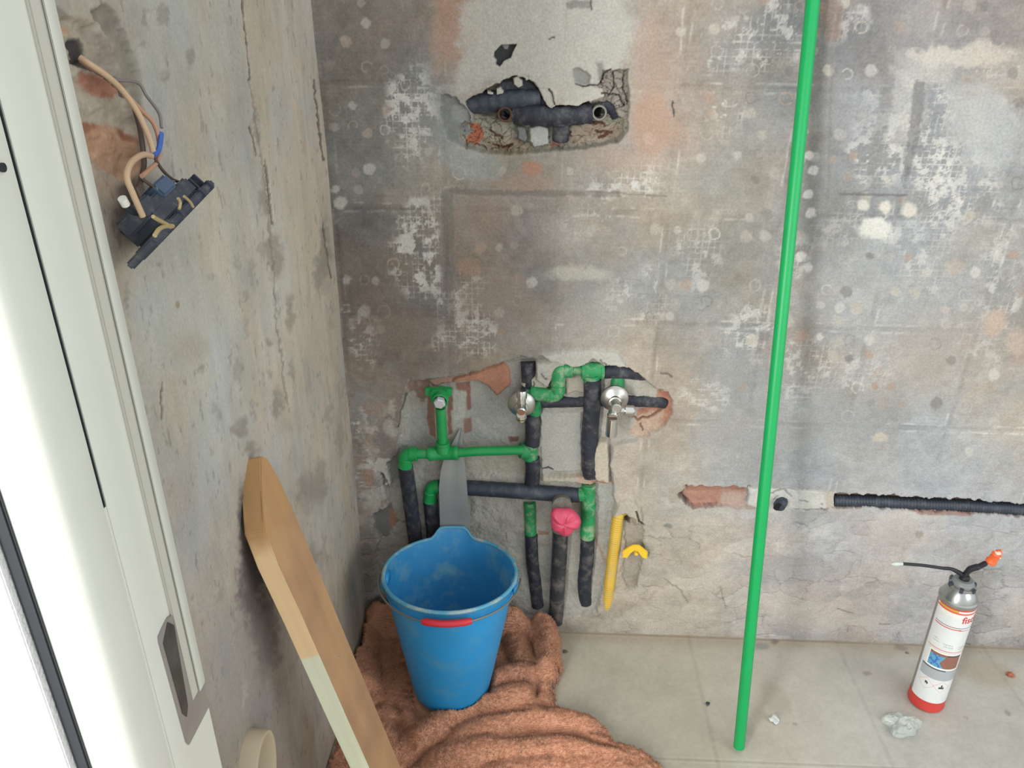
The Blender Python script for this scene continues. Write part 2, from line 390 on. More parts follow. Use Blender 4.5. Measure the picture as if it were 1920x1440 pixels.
    B(1790, 105, 85, 18, (188,181,170), .8, .4, 26); B(1750, 130, 40, 30, (182,176,166), .6, .4, 26); B(1860, 100, 50, 22, (182,172,160), .7, .4, 24)
    B(1860, 250, 50, 80, (172,173,172), .7, .4, 40); B(1810, 215, 40, 60, (176,174,168), .6, .4, 40); B(1700, 200, 30, 80, (178,175,168), .6, .4, 40)
    B(1640, 428, 34, 20, (205,202,193), .9, .25, 16); B(1618, 385, 12, 10, (196,190,180), .9, .3); B(1660, 388, 12, 12, (205,198,186), .9, .3); B(1706, 396, 13, 13, (200,192,180), .9, .3)
    B(1862, 605, 22, 26, (190,160,140), .7, .4, 16); B(1790, 500, 16, 14, (182,160,144), .5, .4); B(1905, 640, 20, 24, (190,165,148), .6, .4)
    B(1560, 800, 110, 40, (150,151,150), .5, .5, 40); B(1400, 800, 90, 60, (148,149,147), .5, .5, 40); B(1380, 690, 70, 40, (140,142,141), .45, .5, 40)
    B(1652, 820, 14, 9, (188,176,160), .8, .3); B(1750, 640, 120, 60, (162,152,142), .4, .5, 50)
    for (x0, y0) in [(1515,290),(1525,320),(1515,365),(1520,400),(1500,480),(1515,500)]: B(x0, y0, 9, 9, (200,195,188), .85, .25, 8)
    # bare dark streak and sharp edged strip on the right
    S.poly([(1655,140),(1680,140),(1640,360),(1622,360)], (128,128,128), .5, 4, 10)
    S.poly([(1715,150),(1735,150),(1728,230),(1705,330),(1690,335),(1700,260)], (104,102,102), .55, 3, 14)
    S.stroke([(1575,364),(1700,366)], 4, (96,94,92), .6); S.stroke([(1100,358),(1180,364),(1250,368)], 3, (100,96,90), .4, depth=.001)
    S.stroke([(846,357),(900,361),(1010,362),(1160,364)], 9, (112,104,97), .55, 8, soft=3)
    S.stroke([(1262,190),(1263,218)], 2, (60,55,52), .8)
    S.stroke([(838,365),(842,600)], 20, (108,105,100), .5, 8, soft=6); S.stroke([(1560,110),(1552,380)], 4, (110,105,100), .3)
    # lower third, rough cream plaster with fine cracks and lumps
    low = sstep(880, 960, v); cr, cid = cells(Xg*17+n2*1.2, Zg*22+n1*1.2, 3)
    cm = sstep(.45, .6, fbm(Xg*12, Zg*12, 88))
    S.col -= ((1-sstep(0, .06, cr))*low*cm*22)[..., None]; S.col += ((cid-.5)*14*low)[..., None]
    S.d += low*((fbm(Xg*25, Zg*25, 12, 5)-.5)*.006+(1-sstep(0, .06, cr))*cm*.0015)
    S.d += (1-low)*((fbm(Xg*40, Zg*40, 12, 5)-.5)*.0018)
    B(1480, 1065, 120, 20, (150,150,150), .5, .5, 30); B(1840, 985, 60, 22, (160,164,172), .5, .5, 30); B(1250, 1165, 80, 30, (176,168,152), .5, .5)
    B(1330, 1090, 70, 30, (182,174,162), .5, .5, 40); B(1690, 1000, 80, 40, (184,170,156), .5, .5, 40); B(1560, 1160, 100, 30, (184,176,166), .5, .5, 40); B(1450, 1130, 60, 30, (186,180,170), .5, .5, 40)
    for p in [[(1245,1085),(1275,1105),(1290,1130)],[(1570,1140),(1600,1150)],[(1650,1170),(1668,1172)],[(1120,1155),(1126,1150)],[(1350,1100),(1360,1140)]]: S.stroke(p, 2.0, (110,100,88), .5)
    B(1252, 985, 8, 6, (120,120,112), .8, .3); B(1726, 1000, 8, 8, (150,140,128), .7, .3)
    # left strip by the corner, crumbly from the lower half down
    for i in range(60):
        px = rng.uniform(668, 750); py = rng.uniform(760, 1090)
        B(px, py, rng.uniform(5, 16), rng.uniform(6, 18), rng.choice([(178,172,160),(128,124,118),(150,136,124),(170,162,150),(122,116,110),(152,130,116),(182,176,166)]), .6, .3, 22)
    # ------------------------------------------------ upper opening for the mixer tap
    S.poly([(862,0),(1165,0),(1178,60),(1175,130),(1070,160),(1000,150),(940,145),(880,175),(850,172),(862,120)], (177,173,163), .8, 12, 20, var=6, fw=30)
    S.poly([(826,175),(850,182),(880,205),(888,235),(868,275),(836,262),(826,220)], (122,126,124), .9, 3, 10, var=10, depth=.006, dsoft=3)
    S.poly([(845,200),(875,195),(887,222),(885,236),(862,232),(846,218)], (140,144,142), .9, 2, 8, var=8)
    S.poly([(840,258),(870,280),(930,292),(940,335),(860,335),(826,300)], (150,154,150), .65, 8, 14, var=12)
    S.poly([(1072,130),(1085,127),(1108,140),(1106,160),(1080,158)], (134,134,128), .9, 4, 6, var=6, depth=.004)
    S.poly([(1118,118),(1130,115),(1132,135),(1122,150)], (126,124,116), .8, 4, 6)
    S.poly([(1128,132),(1178,130),(1181,200),(1177,245),(1160,268),(1120,275),(1105,200),(1120,170)], (142,134,124), 1, 3, 6, var=14, depth=.010, dvar=.004)
    H1 = [(870,190),(885,180),(903,175),(912,166),(935,156),(943,150),(960,145),(968,142),(985,146),(1000,155),(1012,170),(1022,190),(1033,204),(1043,197),(1060,199),(1085,199),(1103,186),(1108,196),(1140,190),(1152,196),(1161,220),(1172,225),(1170,250),(1158,265),(1120,276),(1080,282),(1030,285),(1000,288),(955,290),(905,288),(872,278),(862,262),(860,240),(870,228),(886,235),(886,216),(878,205)]
    S.poly(H1, (150,146,130), 1, 2, 5, var=12, depth=.026, dsoft=3, dvar=.005)
    I = S.sub(850, 130, 1190, 295); c1, c2 = cells(u[I]/19+S.fu[I]*5, v[I]/11+S.fv[I]*4, 21); inside = S.d[I] > .007
    S.col[I] -= ((1-sstep(0, .13, c1))*inside*26*sstep(.4, .6, fbm(u[I]/20, v[I]/20, 6)))[:, None]; S.col[I] += ((c2-.5)*16*inside)[:, None]; S.d[I] += (c2-.5)*.007*inside+(1-sstep(0, .12, c1))*.004*inside
    S.poly([(878,192),(900,180),(965,182),(965,205),(940,222),(905,222),(885,208)], (84,80,76), .85, 3, 10, var=22)
    S.poly([(876,236),(890,234),(900,240),(905,262),(893,276),(872,270),(874,258),(885,250)], (184,104,78), .95, 2, 6, var=12)
    S.poly([(862,240),(875,238),(880,255),(866,256)], (140,144,146), .9, 2)
    S.poly([(900,262),(960,258),(1000,276),(990,292),(930,292),(905,282)], (152,134,112), .8, 5, 10, var=22)
    S.poly([(1060,250),(1120,232),(1168,240),(1160,262),(1110,270),(1070,278)], (158,138,118), .8, 5, 10, var=24)
    for p in [[(918,250),(940,262)],[(1110,236),(1130,234),(1135,240)],[(1120,250),(1148,252)],[(925,275),(945,280),(960,276)],[(1125,262),(1140,256)]]: S.stroke(p, 5, (86,52,36), .8, 8)
    S.poly([(992,240),(1010,236),(1030,242),(1030,275),(1000,282),(992,268)], (176,177,172), .95, 3, 6, var=6, depth=.014)
    S.poly([(968,238),(985,240),(990,262),(985,272),(968,264)], (122,124,124), .9, 2, 5, depth=.018)
    S.poly([(1030,270),(1052,270),(1052,278),(1032,282)], (170,122,100), .9, 1.5, 3)
    # crumbs of plaster still bridging the opening
    for p in [[(961,147),(970,142),(980,150),(980,162),(970,166),(962,160)],[(912,170),(925,172),(926,178),(912,178)],[(930,166),(938,163),(945,172),(942,178),(930,180)],[(1010,165),(1030,166),(1038,196),(1030,204),(1020,190)],[(1078,166),(1100,160),(1130,166),(1134,182),(1110,190),(1080,198),(1060,196)],
              [(983,142),(992,142),(992,150),(984,154)]]:
        S.poly(p, (178,174,163), 1, 1, 3, var=5, depth=.002, dsoft=1.5)
    for p in [[(1080,158),(1095,162),(1120,160),(1130,150),(1132,138),(1145,130)],[(1150,135),(1152,165),(1140,180)],[(1172,140),(1168,165),(1178,190)],[(1030,168),(1036,180),(1040,195)],[(1128,175),(1160,178),(1172,200)]]: S.stroke(p, 2.4, (66,60,56), .85, 6, depth=.003)
    S.poly([(927,97),(940,84),(969,83),(961,97),(958,108),(945,114),(937,125),(930,121),(931,112),(926,106)], (56,58,62), 1, 1.2, 2, depth=.007, dsoft=1.5)
    S.poly([(941,85),(955,84),(951,93),(946,92)], (140,138,132), 1, 1, 1)
    S.poly([(1062,5),(1080,0),(1112,0),(1108,18),(1080,14),(1066,18)], (132,130,124), .9, 3, 8); S.stroke([(1031,74),(1040,71)], 2.4, (70,64,58), .9); S.stroke([(1108,0),(1110,20)], 2, (80,74,68), .8)
    # ------------------------------------------------ lower opening with the pipework
    H2 = [(757,742),(768,713),(800,718),(850,706),(900,696),(940,680),(975,668),(1010,674),(1060,684),(1110,680),(1160,682),(1188,694),(1230,728),(1250,735),(1262,750),(1262,775),(1246,800),(1205,826),(1150,838),(1145,870),(1150,900),(1160,1000),(1120,1150),(1000,1165),(700,1165),(700,1050),(712,1000),(722,940),(712,890),(745,850),(750,790)]
    S.poly(H2, (164,160,150), 1, 3, 8, var=8, depth=.0125, dsoft=5, dvar=.0055)
    S.poly([(757,745),(770,715),(850,708),(950,680),(1010,676),(1020,760),(1000,900),(870,900),(760,850)], None, depth=.019, dsoft=8, warp=8, dvar=.003)
    S.poly([(760,780),(800,770),(800,830),(960,840),(980,760),(960,740),(900,720),(880,760),(870,830),(755,845)], (158,160,157), .6, 8, 14, var=6)
    # pink-brown brick showing
    S.poly([(845,716),(880,706),(905,697),(945,684),(955,700),(957,728),(932,748),(912,728),(895,720),(850,722)], (178,122,98), 1, 2, 5, var=10, depth=.010)
    S.poly([(800,716),(845,708),(850,722),(810,730)], (168,128,112), .9, 3, 8, var=12, depth=.012)
    S.poly([(765,722),(800,716),(806,745),(790,762),(775,742),(762,742)], (138,108,98), .9, 3, 12, var=20)
    S.poly([(800,735),(812,735),(815,830),(803,822),(798,790)], (134,96,82), .9, 2, 4, var=8)
    S.poly([(836,740),(846,735),(848,775),(842,780),(848,820),(838,825)], (132,94,80), .9, 2, 4, var=8)
    S.poly([(853,726),(880,724),(882,775),(875,778),(873,742),(862,742),(860,765),(854,762)], (142,100,86), .95, 1.5, 3, var=8)
    S.poly([(868,794),(882,792),(884,818),(868,822)], (142,106,92), .9, 2, 4, var=8)
    S.poly([(846,738),(872,742),(870,790),(850,805)], (180,178,168), .9, 3, 4)
    S.poly([(952,828),(972,826),(972,836),(956,838)], (130,92,80), .9, 2, 4)
    # right end: broken terracotta
    S.poly([(1196,775),(1232,752),(1232,735),(1250,734),(1260,750),(1262,775),(1246,800),(1210,806),(1192,795)], (172,120,98), 1, 3, 6, var=20, depth=.014, dvar=.006)
    S.poly([(1195,786),(1246,772),(1246,800),(1205,826),(1180,820)], (176,150,130), .9, 3, 8, var=14)
    S.stroke([(1170,782),(1200,792),(1222,788),(1246,772)], 4, (120,80,64), .85, 8, depth=.003); S.stroke([(1202,800),(1206,812)], 2.5, (110,80,66), .8)
    # mortar: overhang, and tongues that lap over the sleeves
    S.poly([(1005,678),(1060,676),(1060,688),(1040,700),(1030,728),(1005,722),(1003,700)], (170,166,156), 1, 2, 6, var=6, depth=-.006, dsoft=4)
    S.poly([(975,722),(1003,706),(1028,728),(1034,724),(1020,735),(985,730)], (176,170,154), 1, 1.5, 4, var=5, depth=.0, dsoft=2)
    S.poly([(1010,664),(1060,656),(1110,652),(1160,658),(1180,690),(1130,684),(1112,672),(1098,684),(1080,690),(1060,684),(1030,678)], (176,173,163), 1, 3, 6, var=6, depth=-.009, dsoft=5)
    S.poly([(1058,712),(1096,708),(1096,742),(1080,738),(1062,744)], (172,165,150), 1, 2, 4, var=6, depth=.008, dsoft=2)
    S.poly([(1120,826),(1140,822),(1143,905),(1118,902),(1100,874),(1110,850)], (182,172,152), 1, 1.5, 4, var=4, depth=-.009, dsoft=3)
    S.poly([(1055,894),(1110,890),(1125,900),(1108,910),(1060,902)], (182,150,130), .8, 2, 4, depth=-.004, dsoft=3)
    S.poly([(1108,900),(1130,896),(1152,908),(1130,912)], (150,106,88), .95, 1.5, 3)
    S.poly([(1015,890),(1085,895),(1080,905),(1015,906)], (176,168,152), .95, 3, 6, depth=-.004, dsoft=5)
    S.poly([(880,870),(985,860),(985,900),(880,896)], (176,168,150), .6, 6, 10, var=8)
    S.poly([(1012,780),(1090,775),(1092,888),(1015,892)], (172,171,164), .9, 3, 5, var=5, depth=.009, dsoft=3)
    S.poly([(1140,735),(1230,728),(1236,745),(1170,742)], (168,163,150), .7, 4, 8)
    S.stroke([(1018,884),(1028,880),(1036,884)], 2.2, (70,66,60), .9, 6, depth=.002); S.stroke([(948,1005),(950,1022)], 2, (60,56,50), .9, 3)
    for p in [[(1015,700),(1024,710)],[(1000,716),(1002,732)],[(1125,672),(1150,690)],[(1240,698),(1260,706)],[(760,742),(745,800)]]: S.stroke(p, 2, (90,84,76), .8, 8, depth=.002)
    S.poly([(755,900),(790,870),(800,985),(770,1000)], (170,166,156), .5, 6, 12); S.poly([(870,960),(985,950),(990,1100),(980,1140),(880,1000)], (164,161,151), .7, 6, 12, var=8)
    S.stroke([(1112,1000),(1122,1030),(1136,1060)], 4, (162,132,112), .7, 5); S.poly([(1008,1000),(1030,1004),(1028,1008),(1010,1008)], (150,112,94), .9, 1, 2)
    # left ragged border
    S.poly([(705,870),(745,858),(752,900),(728,915),(712,895)], (124,124,118), .85, 3, 14, var=10, depth=.012); S.poly([(702,965),(730,950),(742,985),(720,1015),(700,1000)], (112,112,108), .9, 3, 14, var=8, depth=.012)
    S.poly([(728,960),(742,968),(740,990),(728,1002)], (168,116,92), .8, 3, 8); S.poly([(680,878),(700,880),(702,912),(684,910)], (160,122,104), .7, 4, 14)
    S.poly([(706,858),(738,862),(724,872),(732,905),(728,925),(716,890),(700,880)], (186,182,172), .9, 1.5, 12, depth=.0)
    # hood over the yellow conduit and the raked groove beside it
    S.poly([(1146,962),(1156,940),(1172,930),(1190,934),(1204,950),(1206,975),(1190,985),(1186,972),(1172,962),(1160,968),(1148,985)], (172,163,146), 1, 3, 5, var=6, depth=-.012, dsoft=7)
    S.poly([(1165,975),(1178,966),(1192,985),(1208,985),(1206,1040),(1196,1100),(1178,1110),(1166,1090),(1172,1020)], (150,140,124), .9, 4, 10, var=16, depth=.008, dsoft=5, dvar=.004)
    S.poly([(1164,970),(1174,963),(1182,972),(1182,985),(1170,978)], (92,82,70), 1, 1.5, 2, depth=.016, dsoft=2)
    S.stroke([(1192,955),(1198,975),(1206,985)], 3, (70,62,54), .9, 6, depth=.004)
    S.poly([(1200,1010),(1228,1028),(1222,1045),(1204,1040)], (152,146,134), .8, 4, 8); S.poly([(1112,920),(1160,905),(1150,960),(1140,1010),(1128,1000)], (164,164,158), .7, 8, 12)
    # ------------------------------------------------ horizontal chase
    C = [(1266,934),(1280,912),(1300,911),(1400,914),(1480,918),(1570,925),(1680,930),(1800,937),(1935,946),(2100,955),(2100,985),(1935,970),(1860,966),(1800,962),(1760,960),(1700,958),(1640,952),(1560,955),(1480,958),(1400,952),(1340,950),(1300,955),(1280,940)]
    S.poly(C, (120,100,90), 1, 2, 13, var=18, depth=.022, dsoft=2.5, dvar=.004)
    S.poly([(1286,913),(1400,915),(1405,950),(1340,950),(1300,954),(1282,935)], (170,124,106), 1, 2, 5, var=16, depth=.014, dvar=.005)
    S.poly([(1286,912),(1400,915),(1400,924),(1330,927),(1290,928)], (158,112,94), 1, 1.5, 3, depth=.017)
    S.poly([(1356,928),(1405,926),(1430,958),(1380,955),(1350,950)], (172,150,136), .9, 5, 8, depth=.010)
    S.poly([(1258,912),(1282,905),(1290,915),(1272,925),(1272,942),(1256,945),(1252,930)], (158,150,136), .9, 2, 8, var=6, depth=-.001)
    S.poly([(1400,913),(1470,916),(1568,922),(1566,955),(1500,958),(1440,960),(1400,950)], (184,183,177), 1, 3, 6, var=7, depth=.0, dsoft=4, dvar=.003)
    S.poly([(1546,922),(1568,924),(1566,956),(1548,955)], (176,168,154), .9, 2, 3)
    for p in [[(1402,915),(1400,945)],[(1440,930),(1452,922),(1470,918),(1484,930)],[(1450,936),(1458,930)],[(1500,938),(1515,942)],[(1540,944),(1542,946)]]: S.stroke(p, 1.8, (128,126,122), .8, 6, depth=.002)
    S.poly([(1640,968),(1700,955),(1760,962),(1780,975),(1700,975)], (186,180,170), .7, 4, 10); S.poly([(1690,948),(1780,952),(1830,962),(1810,968),(1720,964)], (150,116,104), .8, 2, 6, var=14)
    # overall gentle waviness
    S.d += (fbm(Xg*4, Zg*4, 2, 3)-.5)*.004
    g_ = S.col.mean(-1, keepdims=True); S.col = g_+(S.col-g_)*np.where(S.col[..., 2:3] > S.col[..., 0:1], .45, .86)
    P[..., 1] = S.d
    sheet('wall_back', P, S.col, paint_mat('old_plaster'), 'structure')
build_back_wall()
# ================================================================== left wall
def build_left_wall():
    Y = axis_lines([(-.838, -.60, .0016), (-.60, -.30, .0022), (-.30, 0.004, .0035)])
    Z = axis_lines([(-.02, .3, .006), (.3, .98, .0022), (.98, 1.27, .0016), (1.27, 2.5, .03)])
    Yg, Zg = np.meshgrid(Y, Z, indexing='ij')
    P = np.stack([np.zeros_like(Yg), Yg, Zg], -1); u, v = toPx(P); S = Surf(u, v, Yg, Zg)
    xs = [100, 200, 300, 400, 500, 580, 640, 720]; ys = [-40, 120, 300, 460, 620, 780, 940, 1100, 1260, 1440]
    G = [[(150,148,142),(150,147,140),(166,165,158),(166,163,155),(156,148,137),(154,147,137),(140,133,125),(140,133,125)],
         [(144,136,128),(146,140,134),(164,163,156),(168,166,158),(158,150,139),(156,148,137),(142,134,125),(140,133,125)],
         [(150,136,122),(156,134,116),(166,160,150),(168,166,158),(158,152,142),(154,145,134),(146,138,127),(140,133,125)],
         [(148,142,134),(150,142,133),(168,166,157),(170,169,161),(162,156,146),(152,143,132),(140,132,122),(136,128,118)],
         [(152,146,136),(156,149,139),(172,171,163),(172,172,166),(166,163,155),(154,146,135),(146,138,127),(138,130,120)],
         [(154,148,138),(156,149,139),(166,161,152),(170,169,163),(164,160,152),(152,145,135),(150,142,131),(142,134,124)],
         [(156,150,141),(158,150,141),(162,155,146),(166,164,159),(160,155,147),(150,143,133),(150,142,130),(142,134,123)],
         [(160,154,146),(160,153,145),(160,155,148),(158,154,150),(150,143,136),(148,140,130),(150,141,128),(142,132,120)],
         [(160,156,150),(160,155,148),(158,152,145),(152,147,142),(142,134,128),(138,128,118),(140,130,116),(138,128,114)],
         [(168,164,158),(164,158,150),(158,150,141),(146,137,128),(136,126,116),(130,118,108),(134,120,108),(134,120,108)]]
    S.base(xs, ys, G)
    n1 = fbm(Yg*9, Zg*7, 3, 5)-.5; n2 = fbm(Yg*40, Zg*18, 5, 5, .6)-.5; n3 = fbm(Yg*140, Zg*80, 9, 4, .6)-.5
    st = fbm(Yg*60, Zg*7, 35, 4)-.5
    S.col += (n1*26+n2*15+n3*9+st*13)[..., None]; warm = (fbm(Yg*14+5, Zg*9, 23, 4)-.5)*2; S.col += warm[..., None]*np.array([10, 1, -9])
    drk = sstep(.6, .7, fbm(Yg*34, Zg*14, 55, 4))*sstep(420, 640, u); S.col -= (drk*9)[..., None]; S.col += (sstep(420, 560, u)*23)[..., None]  # last term paints the corner side lighter to make up for missing light
    sp = sstep(.70, .76, fbm(Yg*120, Zg*60, 56, 4)); S.col -= (sp*20)[..., None]
    S.d += (fbm(Yg*7, Zg*5, 2, 3)-.5)*.007+(n2)*.0010
    # dark vertical stain, hollow with brick dust, dark pocket, painted socket shadow
    S.poly([(172,20),(200,8),(215,20),(240,75),(255,135),(262,200),(240,205),(225,130),(205,70),(178,32)], (118,113,104), .85, 4, 10, var=14, depth=.004)
    S.poly([(100,8),(125,22),(150,45),(142,62),(112,34)], (120,114,106), .85, 4, 8, var=10)
    S.poly([(236,60),(262,130),(268,215),(245,230),(240,160)], (122,118,108), .6, 5, 8, var=8)
    def sh(p, d=14): return [(a+d, b) for a, b in p]
    HOL = [(110,40),(160,36),(195,62),(225,100),(250,190),(258,240),(258,330),(232,345),(192,330),(160,300),(140,230),(112,120)]
    S.poly(HOL, (160,151,136), .9, 8, 12, var=14, fw=26, depth=.007, dsoft=12, dvar=.004)
    S.poly(sh([(150,50),(200,60),(228,110),(232,165),(205,145),(165,110)]), (140,131,121), .8, 8, 10, var=14)
    S.poly(sh([(146,135),(185,140),(225,158),(215,186),(178,180),(152,162)]), (150,96,78), .9, 6, 8, var=16)
    S.poly(sh([(140,225),(190,236),(178,256),(140,262)]), (138,84,66), .9, 3, 6, var=10)
    S.poly(sh([(130,250),(165,246),(200,232),(240,255),(258,275),(256,310),(235,345),(205,330),(165,298),(140,262)]), (172,132,106), .9, 8, 12, var=18)
    S.poly(sh([(225,238),(258,262),(262,276),(240,262)], 4), (134,84,66), .85, 3, 6)
    S.poly(sh([(118,76),(142,74),(150,100),(160,124),(138,122),(124,100)], 22), (60,56,58), 1, 3, 5, depth=.010, dsoft=4)
    S.poly(sh([(112,50),(130,52),(128,66),(114,64)]), (166,128,106), .8, 4, 5)
    S.stroke(sh([(140,118),(180,132),(215,152),(232,182)]), 7, (82,74,70), .85, 5, depth=.004)
    S.poly([(246,200),(266,205),(272,310),(266,350),(240,372),(232,350),(262,320)], (112,98,86), .7, 6, 8, var=12)
    S.poly([(216,350),(248,345),(264,378),(252,420),(224,408)], (100,88,80), .75, 12, 10, var=10, fw=12)  # this and the next patch paint the socket's shadow
    S.poly([(232,385),(262,400),(272,470),(240,460),(225,420)], (126,116,110), .65, 12, 10, fw=12)
    # scattered marks
    B = S.blob
    for (x, y, rx, ry) in [(308,28,9,16),(270,30,7,14),(308,147,7,10),(264,78,4,7),(355,110,5,20),(482,245,6,26),(515,480,14,38),(492,370,9,30),(505,640,9,9),(610,470,9,60),(600,520,7,30),(455,800,14,20),(440,810,10,10),(468,845,14,14),(402,520,6,5),(575,925,14,34),(598,905,12,40),(590,1050,12,30),(545,590,8,30),(520,760,10,26),(300,500,6,5),(245,560,6,24),(270,760,10,24),(380,690,7,12)]:
        B(x, y, rx, ry, (130,124,116), .6, .5, 22, var=8)
    for (x, y, rx, ry) in [(335,572,4,7)]: B(x, y, rx, ry, (120,98,70), .95, .2, 2)
    for p in [[(455,0),(462,60),(472,150)],[(470,240),(482,290)],[(307,720),(307,785)],[(500,300),(512,420)],[(590,150),(600,260),(606,300)],[(605,420),(622,520)],[(655,735),(668,800)]]: S.stroke(p, 3, (92,84,76), .85, 7, depth=.002)
    S.stroke([(470,150),(498,330),(512,470),(520,620),(540,760)], 4, (120,112,102), .5, 12, depth=.002)
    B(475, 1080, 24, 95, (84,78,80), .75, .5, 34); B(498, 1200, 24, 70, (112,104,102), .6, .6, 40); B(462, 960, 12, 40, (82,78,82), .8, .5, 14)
    B(360, 650, 30, 30, (156,150,138), .5, .5); B(360, 560, 60, 60, (174,173,166), .5, .6); B(430, 1250, 50, 90, (150,146,144), .4, .6); B(310, 950, 30, 40, (164,150,140), .5, .6)
    for i in range(46):
        x = S_rng.uniform(400, 640); y = S_rng.uniform(460, 1300); B(x, y, S_rng.uniform(3, 8), S_rng.uniform(10, 30), S_rng.choice([(130,124,117),(176,172,165),(128,122,116)]), .35, .4, 22)
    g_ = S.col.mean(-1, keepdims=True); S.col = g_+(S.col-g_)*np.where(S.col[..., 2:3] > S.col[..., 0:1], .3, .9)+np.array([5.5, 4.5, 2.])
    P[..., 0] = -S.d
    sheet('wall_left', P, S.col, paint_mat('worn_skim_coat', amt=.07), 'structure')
S_rng = random.Random(3)
build_left_wall()
# ================================================================== floor
def build_floor():
    X = axis_lines([(-.03, 1.6, .004), (1.6, 3.0, .1)]); Y = axis_lines([(-3.2, -.66, .06), (-.66, .02, .003)])
    Xg, Yg = np.meshgrid(X, Y, indexing='ij')
    P = np.stack([Xg, Yg, np.zeros_like(Xg)], -1)
    u = Xg*1000; v = Yg*1000; S = Surf(u, v, Xg, Yg)
    base = np.array([176, 170, 154.])
    S.col[:] = base
    n1 = fbm(Xg*6, Yg*6, 3, 5)-.5; n2 = fbm(Xg*26, Yg*26, 5, 5)-.5; n3 = fbm(Xg*110, Yg*110, 9, 4)-.5
    S.col += (n1*22+n2*16+n3*10)[..., None]
    k = sstep(.65, 1.05, Xg)[..., None]; S.col += k*np.array([6, 8, 15.])
    # darker and browner along the wall
    k = (sstep(-.05, .0, Yg+.03*n1)*.8)[..., None]; S.col = S.col*(1-k)+np.array([160, 146, 128.])*k
    for x0 in (.08, .395, .716, 1.04, 1.36):
        d = np.abs(Xg-x0-(Yg+.15)*.02*0); kk = (1-sstep(.0008, .003, d))*.55; S.col -= (kk*34)[..., None]; S.d -= kk*.0012
    for y0 in (-.004, -.318, -.63):
        d = np.abs(Yg-y0); kk = (1-sstep(.0008, .003, d))*.55; S.col -= (kk*26)[..., None]; S.d -= kk*.0012
        kk = (1-sstep(.001, .003, np.abs(Yg-y0+.006)))*.3; S.col += (kk*24)[..., None]
    def B(px, py, r, c, a=.8, ry=None):
        p = FP(px, py); S.blob(p.x*1000, p.y*1000, r, ry or r, c, a, .35, 9)
    B(1430,1212,16,(140,138,136),.8,10); B(1452,1202,9,(120,112,108),.8); B(1690,1215,14,(136,128,122),.7,8); B(1625,1262,9,(146,138,128),.7,6); B(1328,1320,4,(96,90,84),.9)
    B(1455,1310,26,(160,150,132),.35,40); B(1893,1265,9,(168,108,88),.85,8); B(1690,1370,36,(150,154,148),.55,24); B(1650,1215,30,(170,160,148),.5)  # first patch paints the green rod's shadow behind its foot
    B(1890,1337,6,(140,134,124),.7); B(1810,1345,4,(140,134,124),.6); B(1490,1358,4,(140,134,124),.7); B(1060,1222,5,(90,84,76),.9,3); B(1700,1225,3,(90,80,70),.9); B(1036,1303,3,(96,90,80),.8)
    B(1850,1260,60,(156,138,112),.3,40); B(1560,1215,40,(184,174,164),.5,16)
    P[..., 2] = S.d*1.0+(n2*.0006)
    sheet('floor', P, S.col, paint_mat('floor_tile_paint', rough=.55, amt=.05, scale=120, bump=.12, spec=.4), 'structure')
build_floor()
# ================================================================== materials of the things
M_green = mat('green_ppr', (24, 150, 78), .42, var=.06, dirt=(120, 158, 128), dirt_amt=.25, dscale=40)
M_greend = mat('green_ppr_dusty', (38, 140, 82), .5, var=.10, dirt=(168, 172, 150), dirt_amt=.75, dscale=55)
M_rod = mat('green_rod', (2, 158, 84), .42, var=.03)
M_sleeve = mat('black_foam_sleeve', (40, 43, 54), .62, var=.18, vscale=60, bump=.4, dirt=(120, 118, 114), dirt_amt=.5, dscale=45)
M_corr = mat('corrugated_black', (48, 56, 68), .5, var=.15, bump=.2, dirt=(110, 112, 114), dirt_amt=.4, dscale=50)
M_drain = mat('dark_drain', (52, 54, 58), .35, var=.2, vscale=40, dirt=(132, 126, 118), dirt_amt=.6, dscale=38)
M_mort = mat('mortar_crust', (112, 108, 100), .9, var=.3, vscale=120, bump=1.0, bscale=160)
M_chrome = mat('chrome', (208, 206, 202), .16, 1.0)
M_chromed = mat('chrome_dusty', (190, 188, 182), .34, 1.0, var=.06)
M_brass = mat('brass', (150, 132, 96), .45, 1.0)
M_rust = mat('rusty_iron', (86, 58, 46), .85, var=.3, vscale=90)
M_black = mat('black_plastic', (30, 32, 38), .45, var=.1)
M_dark = mat('dark_inside', (14, 13, 13), .9)
M_yellow = mat('yellow_corrugated', (206, 170, 60), .5, var=.08, dirt=(186, 164, 112), dirt_amt=.6, dscale=30)
M_yelb = mat('yellow_handle', (232, 192, 52), .45)
M_pink = mat('pink_film', (204, 74, 102), .42, var=.1, vscale=60)
M_blue = mat('blue_bucket', (38, 150, 212), .42, var=.05, vscale=14, dirt=(96, 156, 186), dirt_amt=.55, dscale=15, bump=.15, bscale=500)
M_bluein = mat('blue_bucket_inside', (50, 140, 196), .55, var=.10, vscale=12, dirt=(120, 168, 182), dirt_amt=.75, dscale=17)
M_bluerim = mat('blue_rim', (84, 160, 192), .5, var=.1, dirt=(186, 186, 170), dirt_amt=.8, dscale=26)
M_red = mat('red_grip', (204, 44, 58), .4)
M_wire = mat('bail_wire', (136, 134, 126), .4, .6)
M_saw = mat('grey_blade', (146, 147, 146), .45, .1, var=.08, vscale=14, dirt=(150, 148, 142), dirt_amt=.4, dscale=20)
M_white = mat('frame_white', (214, 216, 207), .45, var=.015)
M_greyg = mat('slot_shade_strip', (192, 190, 180), .6)
M_gasket = mat('gasket_black', (34, 38, 44), .6)
M_plate = mat('strike_metal', (160, 155, 150), .42, .35, var=.08)
M_outer = mat('outside_render', (225, 225, 225), .9, bump=1.0, bscale=260)
M_beige = mat('beige_plastic', (178, 164, 140), .6, var=.04)
